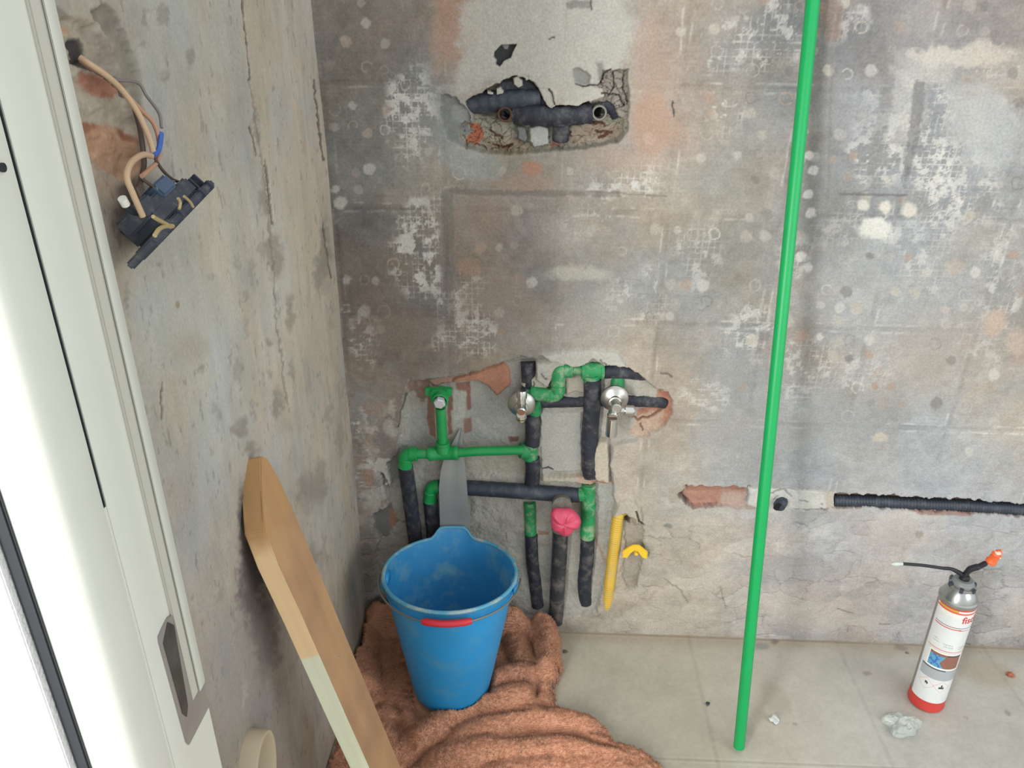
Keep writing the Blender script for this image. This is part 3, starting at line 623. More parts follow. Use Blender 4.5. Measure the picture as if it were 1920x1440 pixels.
M_sock = mat('dark_socket', (56, 62, 74), .5, var=.12, dirt=(130, 126, 118), dirt_amt=.4, dscale=60)
M_sockb = mat('blue_grey_socket', (74, 92, 116), .5, var=.1)
M_tan = mat('wire_tan', (186, 158, 128), .5); M_brownw = mat('wire_brown', (84, 70, 62), .6); M_bluew = mat('wire_blue', (58, 98, 176), .45)
M_peach = mat('wire_peach', (178, 136, 112), .55); M_greyw = mat('wire_grey', (118, 112, 110), .55); M_brassb = mat('brass_clip', (176, 158, 116), .5, .3)
M_silver = mat('can_steel', (176, 178, 176), .28, .9, var=.05); M_canred = mat('can_red', (196, 62, 56), .38)
M_cangrey = mat('can_back', (150, 148, 148), .4, .2, dirt=(130, 96, 84), dirt_amt=.3)
M_orange = mat('orange_plastic', (235, 104, 52), .4); M_cream = mat('cream_foam', (238, 214, 196), .7); M_ltr = mat('red_print', (206, 52, 50), .5)
M_film = mat('clear_film', (196, 204, 196), .25, var=.1)
M_foam = mat('grey_crumb', (206, 208, 206), .7, var=.1)
# ================================================================== supply pipes set in the chase
def sleeve(parent, pts, r=.0145, name='sleeve', mt=None, n=10, wob=.018, seed=0, label=None):
    path = smoothpath(pts, n); rr = random.Random(seed)
    rad = [r*(1+wob*math.sin(i*1.7+seed)+rr.uniform(-wob, wob)*.6) for i in range(len(path))]
    o = MB().sweep(path, rad, 22).build(name, mt or M_sleeve, parent)
    if label: o['label'] = label
    return o
def pipe(parent, pts, r=.010, name='pipe', mt=None, n=6):
    return MB().sweep(smoothpath(pts, n) if n > 1 else pts, r, 20).build(name, mt or M_green, parent)
def socket_prof(L, r, rc): return [(0, rc*.2), (0, r), (L*.04, r*1.05), (L*.14, r*1.05), (L*.16, r), (L*.84, r), (L*.86, r*1.05), (L*.96, r*1.05), (L, r), (L, rc*.2)]
def fitting_straight(mb, a, b, r=.0145): a = Vector(a); b = Vector(b); mb.lathe(a, b-a, socket_prof((b-a).length, r, r), 26)
def elbow(parent, a, c, b, r=.0142, mt=None, name='elbow_fitting'):
    """socket elbow with the corner c between ends a and b"""
    a, c, b = Vector(a), Vector(c), Vector(b); mb = MB(); da = (a-c).normalized(); db = (b-c).normalized()
    k = .010; pts = []
    for i in range(9):
        t = i/8; pts.append((c+da*k)*(1-t)**2+c*2*t*(1-t)+(c+db*k)*t*t)
    mb.sweep(pts, r*.97, 24); fitting_straight(mb, c+da*k*.8, a, r); fitting_straight(mb, c+db*k*.8, b, r)
    return mb.build(name, mt or M_green, parent)
def tee(parent, a, b, c, s, r=.0142, mt=None, name='tee_fitting'):
    mb = MB(); fitting_straight(mb, a, b, r); c = Vector(c); s = Vector(s); d = (s-c).normalized()
    mb.lathe(c, d, [(0, r*.98), ((s-c).length*.86, r), ((s-c).length*.88, r*1.06), ((s-c).length, r*1.04), ((s-c).length, .004)], 26)
    mb.lathe(c+d*r*.4, d, [(0, r*1.15), (r*.9, r*1.0)], 26)
    return mb.build(name, mt or M_green, parent)

# cold run: wall outlet, tee, left drop, long riser and the sleeve behind the valves
ya = -.014
A = empty('supply_pipe', WP(840, 850, ya), 'bright green pipe run with capped wall outlet and tee above the bucket, black sleeved drops', 'pipe', 'green and black water pipes in the lower wall opening')
ob = MB()
c = WP(825, 742, ya)
ob.lathe(WP(825, 753, -.026)+Vector((0, .034, .004)), (0, -1, -.12), [(0, .0135), (.012, .0145), (.030, .0155), (.0335, .0155), (.034, .0125), (.030, .011)], 30)
outlet = ob.build('wall_outlet', M_green, A)
br = MB()
prism('mounting_bracket', [WP(798, 725, .004), WP(848, 725, .004), WP(848, 737, .004), WP(843, 739, .004), WP(843, 745, .004), WP(808, 745, .004), WP(807, 738, .004), WP(798, 737, .004)], -.010, (0, 1, 0), M_green, A, .0012)
prism('mounting_bracket', [WP(808, 728, -.004), WP(838, 728, -.004), WP(840, 750, -.004), WP(808, 750, -.004)], -.012, (0, 1, 0), M_green, A, .003)
hx = MB(); b0 = WP(825, 752, -.024); axh = Vector((0, -1, -.12)).normalized()
hx.lathe(b0, axh, [(0, .0112), (.010, .0112), (.0118, .0095), (.0118, .0)], 6)
plug = hx.build('screw_plug', mat('zinc_plug', (206, 208, 210), .35, .25), A, smooth=False); plug['label'] = 'hexagonal metal plug'
pipe(A, [WP(826, 765, ya), WP(829, 820, ya), WP(831, 850, ya)], .0098)
tee(A, WP(803, 851, ya), WP(859, 849, ya), WP(831, 850, ya), WP(830, 829, ya), .0135)
pipe(A, [WP(803, 851, ya), WP(780, 851, ya)], .0098, n=1)
elbow(A, WP(782, 851, ya), WP(761, 852, ya), WP(759, 875, ya), .0142, M_green)
sleeve(A, [WP(760, 874, ya+.003), WP(768, 930, ya+.006), WP(782, 1040, ya+.008), WP(790, 1120, ya+.008)], .0150, seed=1)
pipe(A, [WP(858, 849, ya), WP(900, 846, ya), WP(980, 844, ya+.004)], .0092)
yb = .006
tee(A, WP(995, 832, yb), WP(994, 860, yb), WP(995, 846, yb), WP(975, 845, yb-.006), .0145, M_greend)
sleeve(A, [WP(990, 678, yb+.010), WP(991, 700, yb+.007), WP(993, 760, yb+.004)], .0140, seed=2)
sleeve(A, [WP(996, 775, yb), WP(999, 800, yb), WP(998, 834, yb)], .0148, seed=3)
sleeve(A, [WP(998, 858, yb), WP(999, 880, yb), WP(997, 908, yb+.006), WP(995, 925, yb+.012)], .0150, seed=4)
elbow(A, WP(1002, 776, yb), WP(1004, 756, yb), WP(1014, 755, yb), .0125, M_greend)
sleeve(A, [WP(1008, 753, yb+.006), WP(1060, 752, yb+.010), WP(1100, 751, yb+.012), WP(1160, 750, yb+.010), WP(1228, 752, yb+.010), WP(1245, 754, yb+.016)], .0125, seed=5)
fm = MB(); fitting_straight(fm, WP(993, 940, .014), WP(995, 1003, .012), .0125); fm.build('coupling', M_greend, A)
sleeve(A, [WP(996, 1001, .010), WP(998, 1050, .010), WP(1003, 1090, .012), WP(1008, 1135, .014)], .0135, seed=6)

# hot run
yc = .006
B_ = empty('supply_pipe', WP(1105, 800, yc), 'dusty green and black sleeved pipe run with S-bend between the two chrome valves', 'pipe', 'green and black water pipes in the lower wall opening')
elbow(B_, WP(994, 737, -.002), WP(1045, 742, -.002), WP(1047, 722, -.002), .0135, M_greend)
elbow(B_, WP(1046, 722, -.002), WP(1048, 693, -.001), WP(1072, 695, .001), .0135, M_greend)
pipe(B_, [WP(985, 737, 0), WP(1012, 738, 0)], .0100, mt=M_greend, n=1)
pipe(B_, [WP(1068, 694, .002), WP(1096, 694, .002)], .0095, mt=M_greend, n=1)
tee(B_, WP(1090, 695, .002), WP(1132, 694, .004), WP(1109, 695, .003), WP(1109, 712, .003), .0160, M_greend)
sleeve(B_, [WP(1124, 696, .008), WP(1165, 696, .012), WP(1205, 700, .022), WP(1230, 704, .034)], .0140, seed=7)
sleeve(B_, [WP(1111, 710, .001), WP(1110, 760, 0), WP(1107, 800, .001), WP(1105, 850, .003), WP(1108, 892, .004)], .0165, seed=8)
sleeve(B_, [WP(1158, 704, .02), WP(1157, 735, .008)], .0135, 'elbow_fitting', M_greend, seed=9)
sleeve(B_, [WP(824, 914, .004), WP(880, 915, .002), WP(960, 920, -.002), WP(1040, 926, .002), WP(1086, 928, .008)], .0158, 'sleeve', M_corr, seed=10, n=16)
elbow(B_, WP(824, 912, .004), WP(808, 914, .004), WP(806, 940, .004), .0138, M_green)
sleeve(B_, [WP(807, 939, .004), WP(811, 980, .006), WP(818, 1060, .008), WP(822, 1120, .010)], .0150, seed=11)
tee(B_, WP(1104, 908, .002), WP(1103, 948, .002), WP(1103, 926, .002), WP(1088, 927, .004), .0138, M_greend)
fm = MB(); fitting_straight(fm, WP(1104, 944, .002), WP(1101, 1007, .002), .0150); fm.build('coupling', M_greend, B_)
sleeve(B_, [WP(1102, 1005, .004), WP(1100, 1050, .006), WP(1096, 1090, .010), WP(1098, 1128, .022)], .0150, seed=12)

# mixer tap pipes in the upper opening
T_ = empty('mixer_pipe', WP(1030, 215, .02), 'dark sleeved pipes with two round threaded outlets in the upper wall opening', 'pipe')
sleeve(T_, [WP(872, 196, .026), WP(920, 190, .020), WP(965, 187, .018), WP(1010, 184, .024)], .0165, seed=20, mt=M_corr, wob=.035)
sleeve(T_, [WP(966, 214, .020), WP(1000, 216, .012), WP(1050, 218, .012), WP(1108, 212, .018)], .0162, seed=21, wob=.035)
prism('back_plate', [WP(940, 152, .024), WP(980, 144, .024), WP(1000, 156, .024), WP(1012, 178, .024), WP(1034, 206, .024), WP(1034, 226, .024), WP(966, 226, .024), WP(930, 190, .024), WP(935, 160, .024)], -.008, (0, 1, 0), M_sleeve, T_, .002)
sleeve(T_, [WP(1052, 226, .014), WP(1052, 245, .018), WP(1051, 262, .022)], .0140, seed=22)
sleeve(T_, [WP(1128, 198, .026), WP(1148, 200, .026), WP(1158, 214, .030)], .0130, seed=23, mt=M_sleeve)
for (px, py, mt_, lab) in [(948, 211, M_rust, 'rust-brown threaded outlet'), (1122, 208, mat('grey_iron', (128, 126, 120), .6, .3, var=.15), 'grey threaded outlet')]:
    q = MB(); b = WP(px, py, .030); q.lathe(b, (0, -1, 0), [(0, .0125), (.024, .0125), (.026, .0118), (.026, .0090), (.002, .0085), (.002, .0)], 30)
    so = q.build('outlet', mt_, T_); so['label'] = lab
    q = MB(); q.lathe(WP(px, py, .026), (0, -1, 0), [(0, .0), (.0005, .0084)], 24); q.build('bore', M_dark, so)

# ---- angle valves
def disc_valve(px, py, label):
    e = empty('angle_valve', WP(px, py, 0), label, 'valve', 'chrome angle valves')
    y0 = -.0165
    MB().lathe(WP(px, py, .0), (0, -1, 0), [(0, .0110), (.020, .0110)], 20).build('neck', M_chromed, e)
    MB().lathe(WP(px, py, y0), (0, -1, 0), [(0, .0262), (.003, .0262), (.0065, .0235), (.0095, .0175), (.0115, .0125), (.0125, .0105), (.009, .0100)], 48).build('escutcheon', M_chromed, e)
    return e
VO = -.015
v1 = disc_valve(978, 757, 'chrome angle valve with its handle turned up, left of the two, over the black riser')
yv = -.048; cc = WP(978, 757, yv)
MB().lathe(WP(978, 757, VO), (0, -1, 0), [(0, .0095), (.012, .0095), (.0125, .0125), (.020, .0125), (.021, .0095), (.042, .0095), (.044, .008), (.044, .0)], 30).build('body', M_chromed, v1)
MB().lathe(cc+Vector((0, 0, -.004)), (0, 0, 1), [(0, .0), (0, .0078), (.016, .0078), (.017, .0098), (.030, .0098), (.032, .0085), (.032, .0)], 28).build('handle', M_chrome, v1)
MB().lathe(cc+Vector((0, 0, .0)), (0, 0, -1), [(0, .0), (0, .0085), (.020, .0085), (.022, .010), (.029, .010), (.030, .0068), (.036, .0068), (.036, .0)], 24).build('outlet', M_chrome, v1)
q = MB().lathe(cc+Vector((0, 0, -.030)), (0, 0, -1), [(0, .0), (0, .0088), (.003, .0088), (.004, .006), (.008, .005), (.008, 0)], 20).build('thread', M_brass, v1)
MB().lathe(cc+Vector((0, -.006, -.006)), (0, -1, -.25), [(0, .0), (0, .0088), (.010, .0088), (.012, .007), (.012, 0)], 28).build('cap', M_chrome, v1)
v2 = disc_valve(1152, 746, 'chrome angle valve with outlet tube hanging down and side cap, right of the two')
cc = WP(1151, 760, yv)
MB().lathe(WP(1152, 748, VO), (0, -1, 0), [(0, .0100), (.012, .0100), (.0125, .0125), (.018, .0125), (.019, .0100), (.040, .0100), (.042, .008), (.042, 0)], 30).build('body', M_chromed, v2)
MB().lathe(cc+Vector((.004, 0, -.010)), (1, 0, 0), [(0, .0), (0, .0062), (.016, .0062), (.017, .0105), (.032, .0105), (.034, .009), (.034, 0)], 30).build('handle', M_chrome, v2)
MB().lathe(cc+Vector((0, .002, .002)), (0, 0, -1), [(0, .0), (0, .0092), (.024, .0092), (.025, .0104), (.064, .0112), (.066, .0110), (.066, .0068), (.054, .0060), (.054, 0)], 32).build('outlet', M_chrome, v2)
q = MB().lathe(cc+Vector((-.002, -.006, -.016)), (0, -1, -.2), [(0, .0), (0, .0095), (.008, .0095), (.0095, .0082), (.0095, 0)], 30).build('screw_cap', M_chrome, v2)
s_ = prism('slot', [cc+Vector((-.010, -.0163, -.0188)), cc+Vector((.006, -.0163, -.0188)), cc+Vector((.006, -.0165, -.0206)), cc+Vector((-.010, -.0165, -.0206))], -.0008, (0, 1, 0), M_black, q)

# ---- drain pipe, pink plug, yellow conduit, wing handle
D_ = empty('drain_pipe', WP(1050, 1060, 0), 'dark vertical drain pipe with a mortar-crusted elbow, behind the pink plug', 'pipe')
path = smoothpath([WP(1042, 1165, .006), WP(1045, 1110, .004), WP(1049, 1040, .0), WP(1051, 985, -.002)], 8)
MB().sweep(path, .0165, 24).build('pipe', M_drain, D_)
mb = MB(); mb.sweep(smoothpath([WP(1051, 992, -.002), WP(1052, 960, -.003), WP(1053, 944, -.012), WP(1054, 950, -.040)], 8), [.0190]*17+[.0196]*8, 26)
eb = mb.build('elbow', M_mort, D_); eb['label'] = 'elbow crusted with grey mortar'
bm = bmesh.new(); bmesh.ops.create_icosphere(bm, subdivisions=5, radius=1)
pc = WP(1059, 977, -.052); axr = (WP(1059, 977, -.10)-pc).normalized()
prng = np.random.RandomState(4)
for v_ in bm.verts:
    n = v_.co.copy(); a = math.atan2(n.z, n.x)
    front = max(0, -n.y)
    r = 1+.06*math.sin(3*a+.5)+.05*math.sin(5*a+2)+.09*math.sin(a*9+n.y*4)*.5*front
    # gathered creases towards a pinch
    px_, pz_ = n.x+.02, n.z+.10; rad = math.hypot(px_, pz_); ang = math.atan2(pz_, px_)
    cr = front*max(0, 1-rad*1.0)*(.22*abs(math.sin(ang*2.5+.4))+.05)
    cr2 = front*.12*math.exp(-((n.z-.12-.35*n.x)/.09)**2)*(1 if n.x > -.3 else .3)
    r -= cr*.8+cr2
    v_.co = Vector((n.x*.0300*r, n.y*.020*r, n.z*.0315*r-.002*n.x))
bmesh.ops.translate(bm, verts=bm.verts[:], vec=pc)
for f in bm.faces: f.smooth = True
pk = from_bm('plastic_plug', bm, M_pink, None, True); setp(pk, 'crumpled pink plastic film bung stuffed in the mouth of the drain elbow', 'plug')
def corrugated(pts, r, pitch, amp, name, mt, parent=None, seg=20):
    path = smoothpath(pts, 200); out = [path[0]]; step = pitch/4; acc = 0
    for i in range(1, len(path)):
        d = (path[i]-path[i-1]).length; acc += d
        if acc >= step: out.append(path[i]); acc = 0
    rad = [r+(amp if (i % 4) in (0, 1) else -amp) for i in range(len(out))]
    return MB().sweep(out, rad, seg).build(name, mt, parent, True, 60)
yc_ = corrugated([WP(1136, 1148, .014), WP(1141, 1110, .005), WP(1147, 1060, 0), WP(1154, 1005, -.004), WP(1158, 975, -.005), WP(1163, 960, .002), WP(1172, 955, .014)], .0110, .0046, .0009, 'yellow_conduit', M_yellow)
setp(yc_, 'yellow corrugated conduit running down the wall right of the drain pipe', 'conduit')
W_ = empty('wing_handle', WP(1190, 1035, -.01), 'small yellow two-winged handle on the wall beside the yellow conduit', 'handle')
pts = [WP(1167, 1035, -.016), WP(1180, 1026, -.018), WP(1187, 1023, -.018), WP(1199, 1023, -.018), WP(1215, 1036, -.014), WP(1213, 1049, -.014), WP(1204, 1046, -.015), WP(1197, 1034, -.017), WP(1190, 1031, -.018), WP(1182, 1037, -.018), WP(1176, 1047, -.016), WP(1168, 1046, -.015)]
prism('wings', pts, .005, (0, 1, 0), M_yelb, W_, .0012)
MB().lathe(WP(1191, 1026, .010), (0, -1, 0), [(0, .0045), (.022, .0045), (.024, .0035), (.0245, 0)], 20).build('stem', M_yelb, W_)

# ---- conduit in the horizontal chase
cc_ = corrugated([WP(1562, 938, .015), WP(1640, 940, .013), WP(1740, 945, .014), WP(1830, 949, .013), WP(1925, 955, .014), WP(2080, 964, .016), WP(2300, 976, .040)], .0118, .0052, .0009, 'black_conduit', M_corr)
setp(cc_, 'black corrugated conduit lying in the horizontal slot at the right of the wall', 'conduit')
st_ = empty('conduit_stub', WP(1460, 950, 0), 'short black conduit end poking out of grey filler beside the green rod', 'conduit')
corrugated([WP(1466, 936, .016), WP(1465, 942, -.002), WP(1460, 950, -.016)], .0112, .0045, .0007, 'tube', M_corr, st_)
MB().lathe(WP(1459, 951, -.0165), (-.1, -1, -.2), [(0, .0), (.0004, .0095)], 22).build('bore', M_dark, st_)

# ---- grey tapering blade
def blade():
    rows = [(804, 862, 866, .012), (826, 851, 867, .006), (848, 838, 869, .000), (865, 831, 871, -.006), (885, 826, 873, -.0125), (905, 824, 875, -.0165), (918, 823, 876, -.018), (945, 824, 878, -.0195), (985, 825, 881, -.0205), (1040, 826, 884, -.0215)]
    V = []; F = []
    for (py, xa, xb, y) in rows:
        for k in range(7):
            t = k/6; x = xa+(xb-xa)*t; yy = y+.0016*math.exp(-((t-.48)/.14)**2); V.append(WP(x, py, yy))
    n = len(V); V += [v_+Vector((0, .0014, 0)) for v_ in V]
    for i in range(len(rows)-1):
        for k in range(6):
            q = (i*7+k, i*7+k+1, (i+1)*7+k+1, (i+1)*7+k); F += [q, tuple(n+a for a in q[::-1])]
        F += [(i*7, (i+1)*7, n+(i+1)*7, n+i*7), (i*7+6, n+i*7+6, n+(i+1)*7+6, (i+1)*7+6)]
    m = len(rows)-1; F += [tuple(range(0, 7))+tuple(n+k for k in range(6, -1, -1)), tuple(m*7+k for k in range(6, -1, -1))+tuple(n+m*7+k for k in range(7))]
    return obj_from('saw_blade', V, F, M_saw, None, True)
bl = sharp(blade(), 30)
setp(bl, 'grey pointed metal blade standing upright behind the bucket and under the green tee', 'blade')
# ================================================================== green rod leaning on the wall
e0 = FP(1384, 1408, 0); p0 = Vector((e0.x, e0.y, .010)); p1 = Vector((.750, -.0115, 1.375))
dr = (p1-p0).normalized()
rod = MB().lathe(p0, dr, [(0, .0065), (.0, .0098), (.001, .0102), ((p1-p0).length-.001, .0102), ((p1-p0).length, .0098), ((p1-p0).length, .0065), ((p1-p0).length-.03, .0065), (.03, .0065)], 30, close=True).build('green_pipe', M_rod)
setp(rod, 'long bright green plastic pipe standing on the floor and leaning against the wall', 'pipe')
# ================================================================== bucket
BC = Vector((.2085, -.190, .016)); BH = .278; RB = .072; RTp = .1245
BK = empty('bucket', BC, 'blue plastic bucket with red grip standing on the brown towel', 'bucket')
def spout(a):
    """rise and outward push of the pouring lip at angle a (pointing to the wall)"""
    d = (a-R(94)+math.pi) % (2*math.pi)-math.pi
    k = 1-sstep(.17, .36, np.abs(d)); return float(k)
def shell(mb, prof, seg=120, lip=True):
    V = []; F = []
    for (t, r, l) in prof:
        for k in range(seg):
            a = 2*math.pi*k/seg; s = spout(a)*l
            rr = r+s*.009; V.append(BC+Vector((rr*math.cos(a), rr*math.sin(a), t+s*.017)))
    m = len(prof)
    for i in range(m-1):
        for k in range(seg):
            k2 = (k+1) % seg; F.append((i*seg+k, i*seg+k2, (i+1)*seg+k2, (i+1)*seg+k))
    mb.add(V, F)
def rz(t): return RB+(RTp-RB)*(t/BH)**.92
pr_ = [(.0, .002, 0), (.0, RB-.006, 0), (.003, RB-.001, 0)]+[(t, rz(t), max(0, (t-.23)/.05)**2 if t > .23 else 0) for t in np.linspace(.008, BH-.010, 22)]
pr_ = [(t, r, min(1, l)) for t, r, l in pr_]
mb = MB(); shell(mb, pr_+[(BH-.004, rz(BH)-.001, 1)]); mb.build('body', M_blue, BK, True, 60)
mb = MB(); shell(mb, [(BH-.003, rz(BH)-.0020, 1)]+[(t, rz(t)-.0024, min(1, max(0, (t-.23)/.05)**2) if t > .23 else 0) for t in np.linspace(BH-.010, .008, 22)]+[(.006, RB-.010, 0), (.006, .001, 0)])
mb.build('inside', M_bluein, BK, True, 60)['label'] = 'chalky inside of the bucket'
mb = MB(); rim = []
for i in range(9):
    a = math.pi*2*i/8; rim.append((BH-.003+.0042*math.sin(a), rz(BH)+.0005+.0036*math.cos(a), 1))
shell(mb, rim); mb.build('rim', M_bluerim, BK, True, 60)
mb = MB(); shell(mb, [(BH-.030, rz(BH-.03)+.0002, .5), (BH-.029, rz(BH-.03)+.0032, .5), (BH-.026, rz(BH-.03)+.0032, .5), (BH-.025, rz(BH-.03)+.0002, .5)]); mb.build('reinforcing_ring', M_blue, BK, True, 30)
for sgn in (-1, 1):      # ears
    a0 = Vector((sgn, -.02, 0)); cpt = BC+a0*(RTp-.002)+Vector((0, 0, BH-.022))
    bm = bmesh.new(); bmesh.ops.create_cube(bm, size=1); bmesh.ops.scale(bm, vec=(.012, .040, .030), verts=bm.verts[:]); bmesh.ops.bevel(bm, geom=bm.edges[:], offset=.004, segments=3, affect='EDGES')
    bmesh.ops.translate(bm, verts=bm.verts[:], vec=cpt); from_bm('ear', bm, M_blue, BK, True)
hp = []
for i in range(49):     # bail wire resting low round the front
    a = math.pi+math.pi*i/48; fz = math.sin(-a)
    rr = RTp+.009; hp.append(BC+Vector((rr*math.cos(a)*1.0, rr*math.sin(a)*1.0-.001, BH-.012-.006*fz)))
bw = MB().sweep(hp, .0019, 10).build('handle', M_wire, BK)
gp = hp[20:31]; rad = [.0065]*len(gp); rad[0] = rad[-1] = .0052
MB().sweep(gp, rad, 16).build('grip', M_red, bw)['label'] = 'red plastic grip'
BK.rotation_euler = (R(-6), 0, 0)      # it leans back a little on the bunched towel
# ================================================================== towel
def build_towel():
    st = .0022
    X = np.arange(-.002, .62, st); Y = np.arange(-.64, -.008, st); Xg, Yg = np.meshgrid(X, Y, indexing='ij')
    OUT = [(660,1120,.05),(690,1096,.07),(760,1096,.07),(900,1095,.07),(985,1100,.06),(1022,1120,.05),(1042,1150,.04),(1052,1195,.03),(1050,1250,.02),(1036,1290,.012),(1040,1320,.01),(1072,1336,.012),(1120,1350,.014),(1146,1376,.014),(1152,1400,.012),(1200,1406,.01),(1240,1430,.01),(1262,1470,.01),(1255,1640,.0),(650,1700,.0)]
    pts = [FP(a, b, c) for a, b, c in OUT]; P2 = [(p.x*1000, min(p.y, -.006)*1000) for p in pts]
    P2 = P2[:-1]+[(20, -640), (4, -640), (3, -300), (3, -20)]
    S = Surf(Xg*1000, Yg*1000, Xg, Yg)
    I, d = S.sdf(P2, 16, 2000, 20); D = np.full(Xg.shape, 99.0); D[I] = d
    H = np.full(Xg.shape, .010)
    H += .007*(fbm(Xg*14, Yg*14, 3, 4)-.4)
    def ridge(pl, wd, h, z=.02, sharp_=1.0):
        nonlocal H
        Q = np.array([[FP(a, b, z).x, min(FP(a, b, z).y, -.012)] for a, b in pl]); dd = np.full(Xg.shape, 9.0); tt = np.zeros(Xg.shape); L = 0
        tot = sum(np.hypot(*(Q[i+1]-Q[i])) for i in range(len(Q)-1))
        x = Xg+.007*(fbm(Xg*22, Yg*22, 8)-.5); y = Yg+.007*(fbm(Xg*22, Yg*22, 18)-.5)
        for i in range(len(Q)-1):
            e = Q[i+1]-Q[i]; l = np.hypot(*e); t = np.clip(((x-Q[i][0])*e[0]+(y-Q[i][1])*e[1])/(l*l), 0, 1)
            q = np.hypot(x-Q[i][0]-t*e[0], y-Q[i][1]-t*e[1]); m = q < dd; dd = np.where(m, q, dd); tt = np.where(m, (L+t*l)/tot, tt); L += l
        k = np.clip(1-(dd/wd)**2, 0, 1)**.7; end = sstep(0, .12, tt)*sstep(0, .12, 1-tt)
        hh = h*k*(.45+.55*end); H = np.maximum(H, hh+.008) if h > 0 else H+hh
    ridge([(672,1135),(740,1130),(850,1130),(960,1128),(1000,1135)], .038, .075, .06)
    ridge([(672,1170),(668,1240),(672,1300)], .05, .045, .03)
    ridge([(990,1125),(1018,1150),(1028,1195),(1030,1245),(1015,1275)], .030, .056, .03)
    ridge([(975,1150),(960,1180),(985,1250),(1030,1262)], .030, .030, .02)
    ridge([(1015,1278),(985,1262),(945,1270),(915,1290),(880,1310),(850,1330)], .026, .036, .02)
    ridge([(1010,1300),(960,1310),(900,1325),(850,1345),(800,1380),(760,1400)], .034, .040, .02)
    ridge([(830,1400),(900,1365),(990,1345),(1070,1352),(1130,1372)], .030, .030, .02)
    ridge([(780,1450),(850,1410),(930,1402),(1020,1400),(1110,1402),(1200,1420)], .034, .030, .02)
    ridge([(900,1450),(1000,1430),(1100,1428),(1200,1440)], .03, .020, .02)
    ridge([(690,1330),(720,1380),(740,1430)], .03, .022, .02)
    ridge([(700,1330),(760,1340),(790,1390)], .02, .016, .02)
    for pl, wd, h in [([(890,1345),(940,1342),(990,1338)], .008, -.014), ([(930,1388),(1000,1384),(1062,1378),(1100,1392),(1160,1408)], .009, -.018), ([(1008,1282),(1002,1310)], .007, -.014), ([(730,1310),(750,1340)], .008, -.008), ([(760,1440),(800,1410)], .008, -.008)]:
        ridge(pl, wd, h)
    # the bucket presses it flat
    rb = np.hypot(Xg-BC.x, Yg-BC.y); H = np.where(rb < .074, .0135, np.minimum(H, np.where((Yg < BC.y-.02) & (Xg > BC.x-.02), .055, .10)))
    lim = .0125+np.clip((rb-.076), 0, 9)*1.6+sstep(.076, .088, rb)*.012; H = np.where(Yg > BC.y-.03, np.minimum(H, lim), H)
    for i in range(5):
        H[1:-1, 1:-1] = (H[1:-1, 1:-1]*2+H[:-2, 1:-1]+H[2:, 1:-1]+H[1:-1, :-2]+H[1:-1, 2:])/6
    H = H*sstep(0, 10, -D)**.45
    pile = fbm(Xg*170, Yg*170, 5, 3)-.5; rows = fbm(Xg*60, Yg*230, 15, 3)-.5
    H = np.maximum(H+(pile*.004+rows*.003)*sstep(1, 7, -D), .0012)
    H = np.where(rb < .074, .0125, H)
    keep = D < 0
    idx = -np.ones(Xg.shape, int); q = keep[:-1, :-1] & keep[1:, :-1] & keep[1:, 1:] & keep[:-1, 1:]
    used = np.zeros(Xg.shape, bool); used[:-1, :-1] |= q; used[1:, :-1] |= q; used[1:, 1:] |= q; used[:-1, 1:] |= q
    idx[used] = np.arange(used.sum())
    V = np.stack([Xg[used], Yg[used], H[used]], -1)
    ii = np.argwhere(q); F = np.stack([idx[ii[:, 0], ii[:, 1]], idx[ii[:, 0]+1, ii[:, 1]], idx[ii[:, 0]+1, ii[:, 1]+1], idx[ii[:, 0], ii[:, 1]+1]], -1)
    # underside + rim so that it is a body, then the pile as small curved tufts
    nv = len(V); cn = fbm(Xg*8, Yg*8, 33, 4)[used]-.5; cf = fbm(Xg*70, Yg*70, 35, 3)[used]-.5
    C = np.array([202, 150, 122.])+cn[:, None]*np.array([26, 22, 20])+cf[:, None]*np.array([26, 22, 20])
    gx, gy = np.gradient(H, st); N = np.stack([-gx[used], -gy[used], np.ones(nv)], -1); N /= np.linalg.norm(N, axis=1)[:, None]
    rs = np.random.RandomState(5)
    vis = V[:, 1] > -.5; area_ = np.nonzero(vis & (np.hypot(V[:, 0]-BC.x, V[:, 1]-BC.y) > .079))[0]
    slope = 1/np.maximum(N[area_, 2], .3); T = rs.choice(area_, 95000, p=slope/slope.sum()); nt = len(T)
    base = V[T]+rs.uniform(-st/2, st/2, (nt, 3))*np.array([1, 1, 0]); n = N[T]+rs.normal(0, .38, (nt, 3))
    lean = np.stack([fbm(base[:, 0]*40, base[:, 1]*40, 61)-.5, fbm(base[:, 0]*40, base[:, 1]*40, 62)-.5, np.zeros(nt)], -1)*2.4
    n += lean; n /= np.linalg.norm(n, axis=1)[:, None]
    L = rs.uniform(.0026, .0056, nt)[:, None]; tip = base+n*L; tip[:, 2] = np.maximum(tip[:, 2], .001)
    t1 = np.cross(n, rs.normal(0, 1, (nt, 3))); t1 /= np.linalg.norm(t1, axis=1)[:, None]; t2 = np.cross(n, t1); w_ = .00075
    V3 = np.concatenate([base+t1*w_-n*.001, base-t1*w_*.5+t2*w_*.87-n*.001, base-t1*w_*.5-t2*w_*.87-n*.001, tip])
    a = nv+np.arange(nt); F3 = np.concatenate([np.stack([a, a+nt, a+3*nt], -1), np.stack([a+nt, a+2*nt, a+3*nt], -1), np.stack([a+2*nt, a, a+3*nt], -1)])
    ct = C[T]+rs.normal(0, 7, (nt, 1)); C3 = np.concatenate([ct*.97]*3+[ct*1.06])
    VV = np.concatenate([V, V3]); CC = np.concatenate([C, C3])
    me = bpy.data.meshes.new('towel'); me.vertices.add(len(VV)); me.vertices.foreach_set('co', VV.reshape(-1).astype(np.float32))
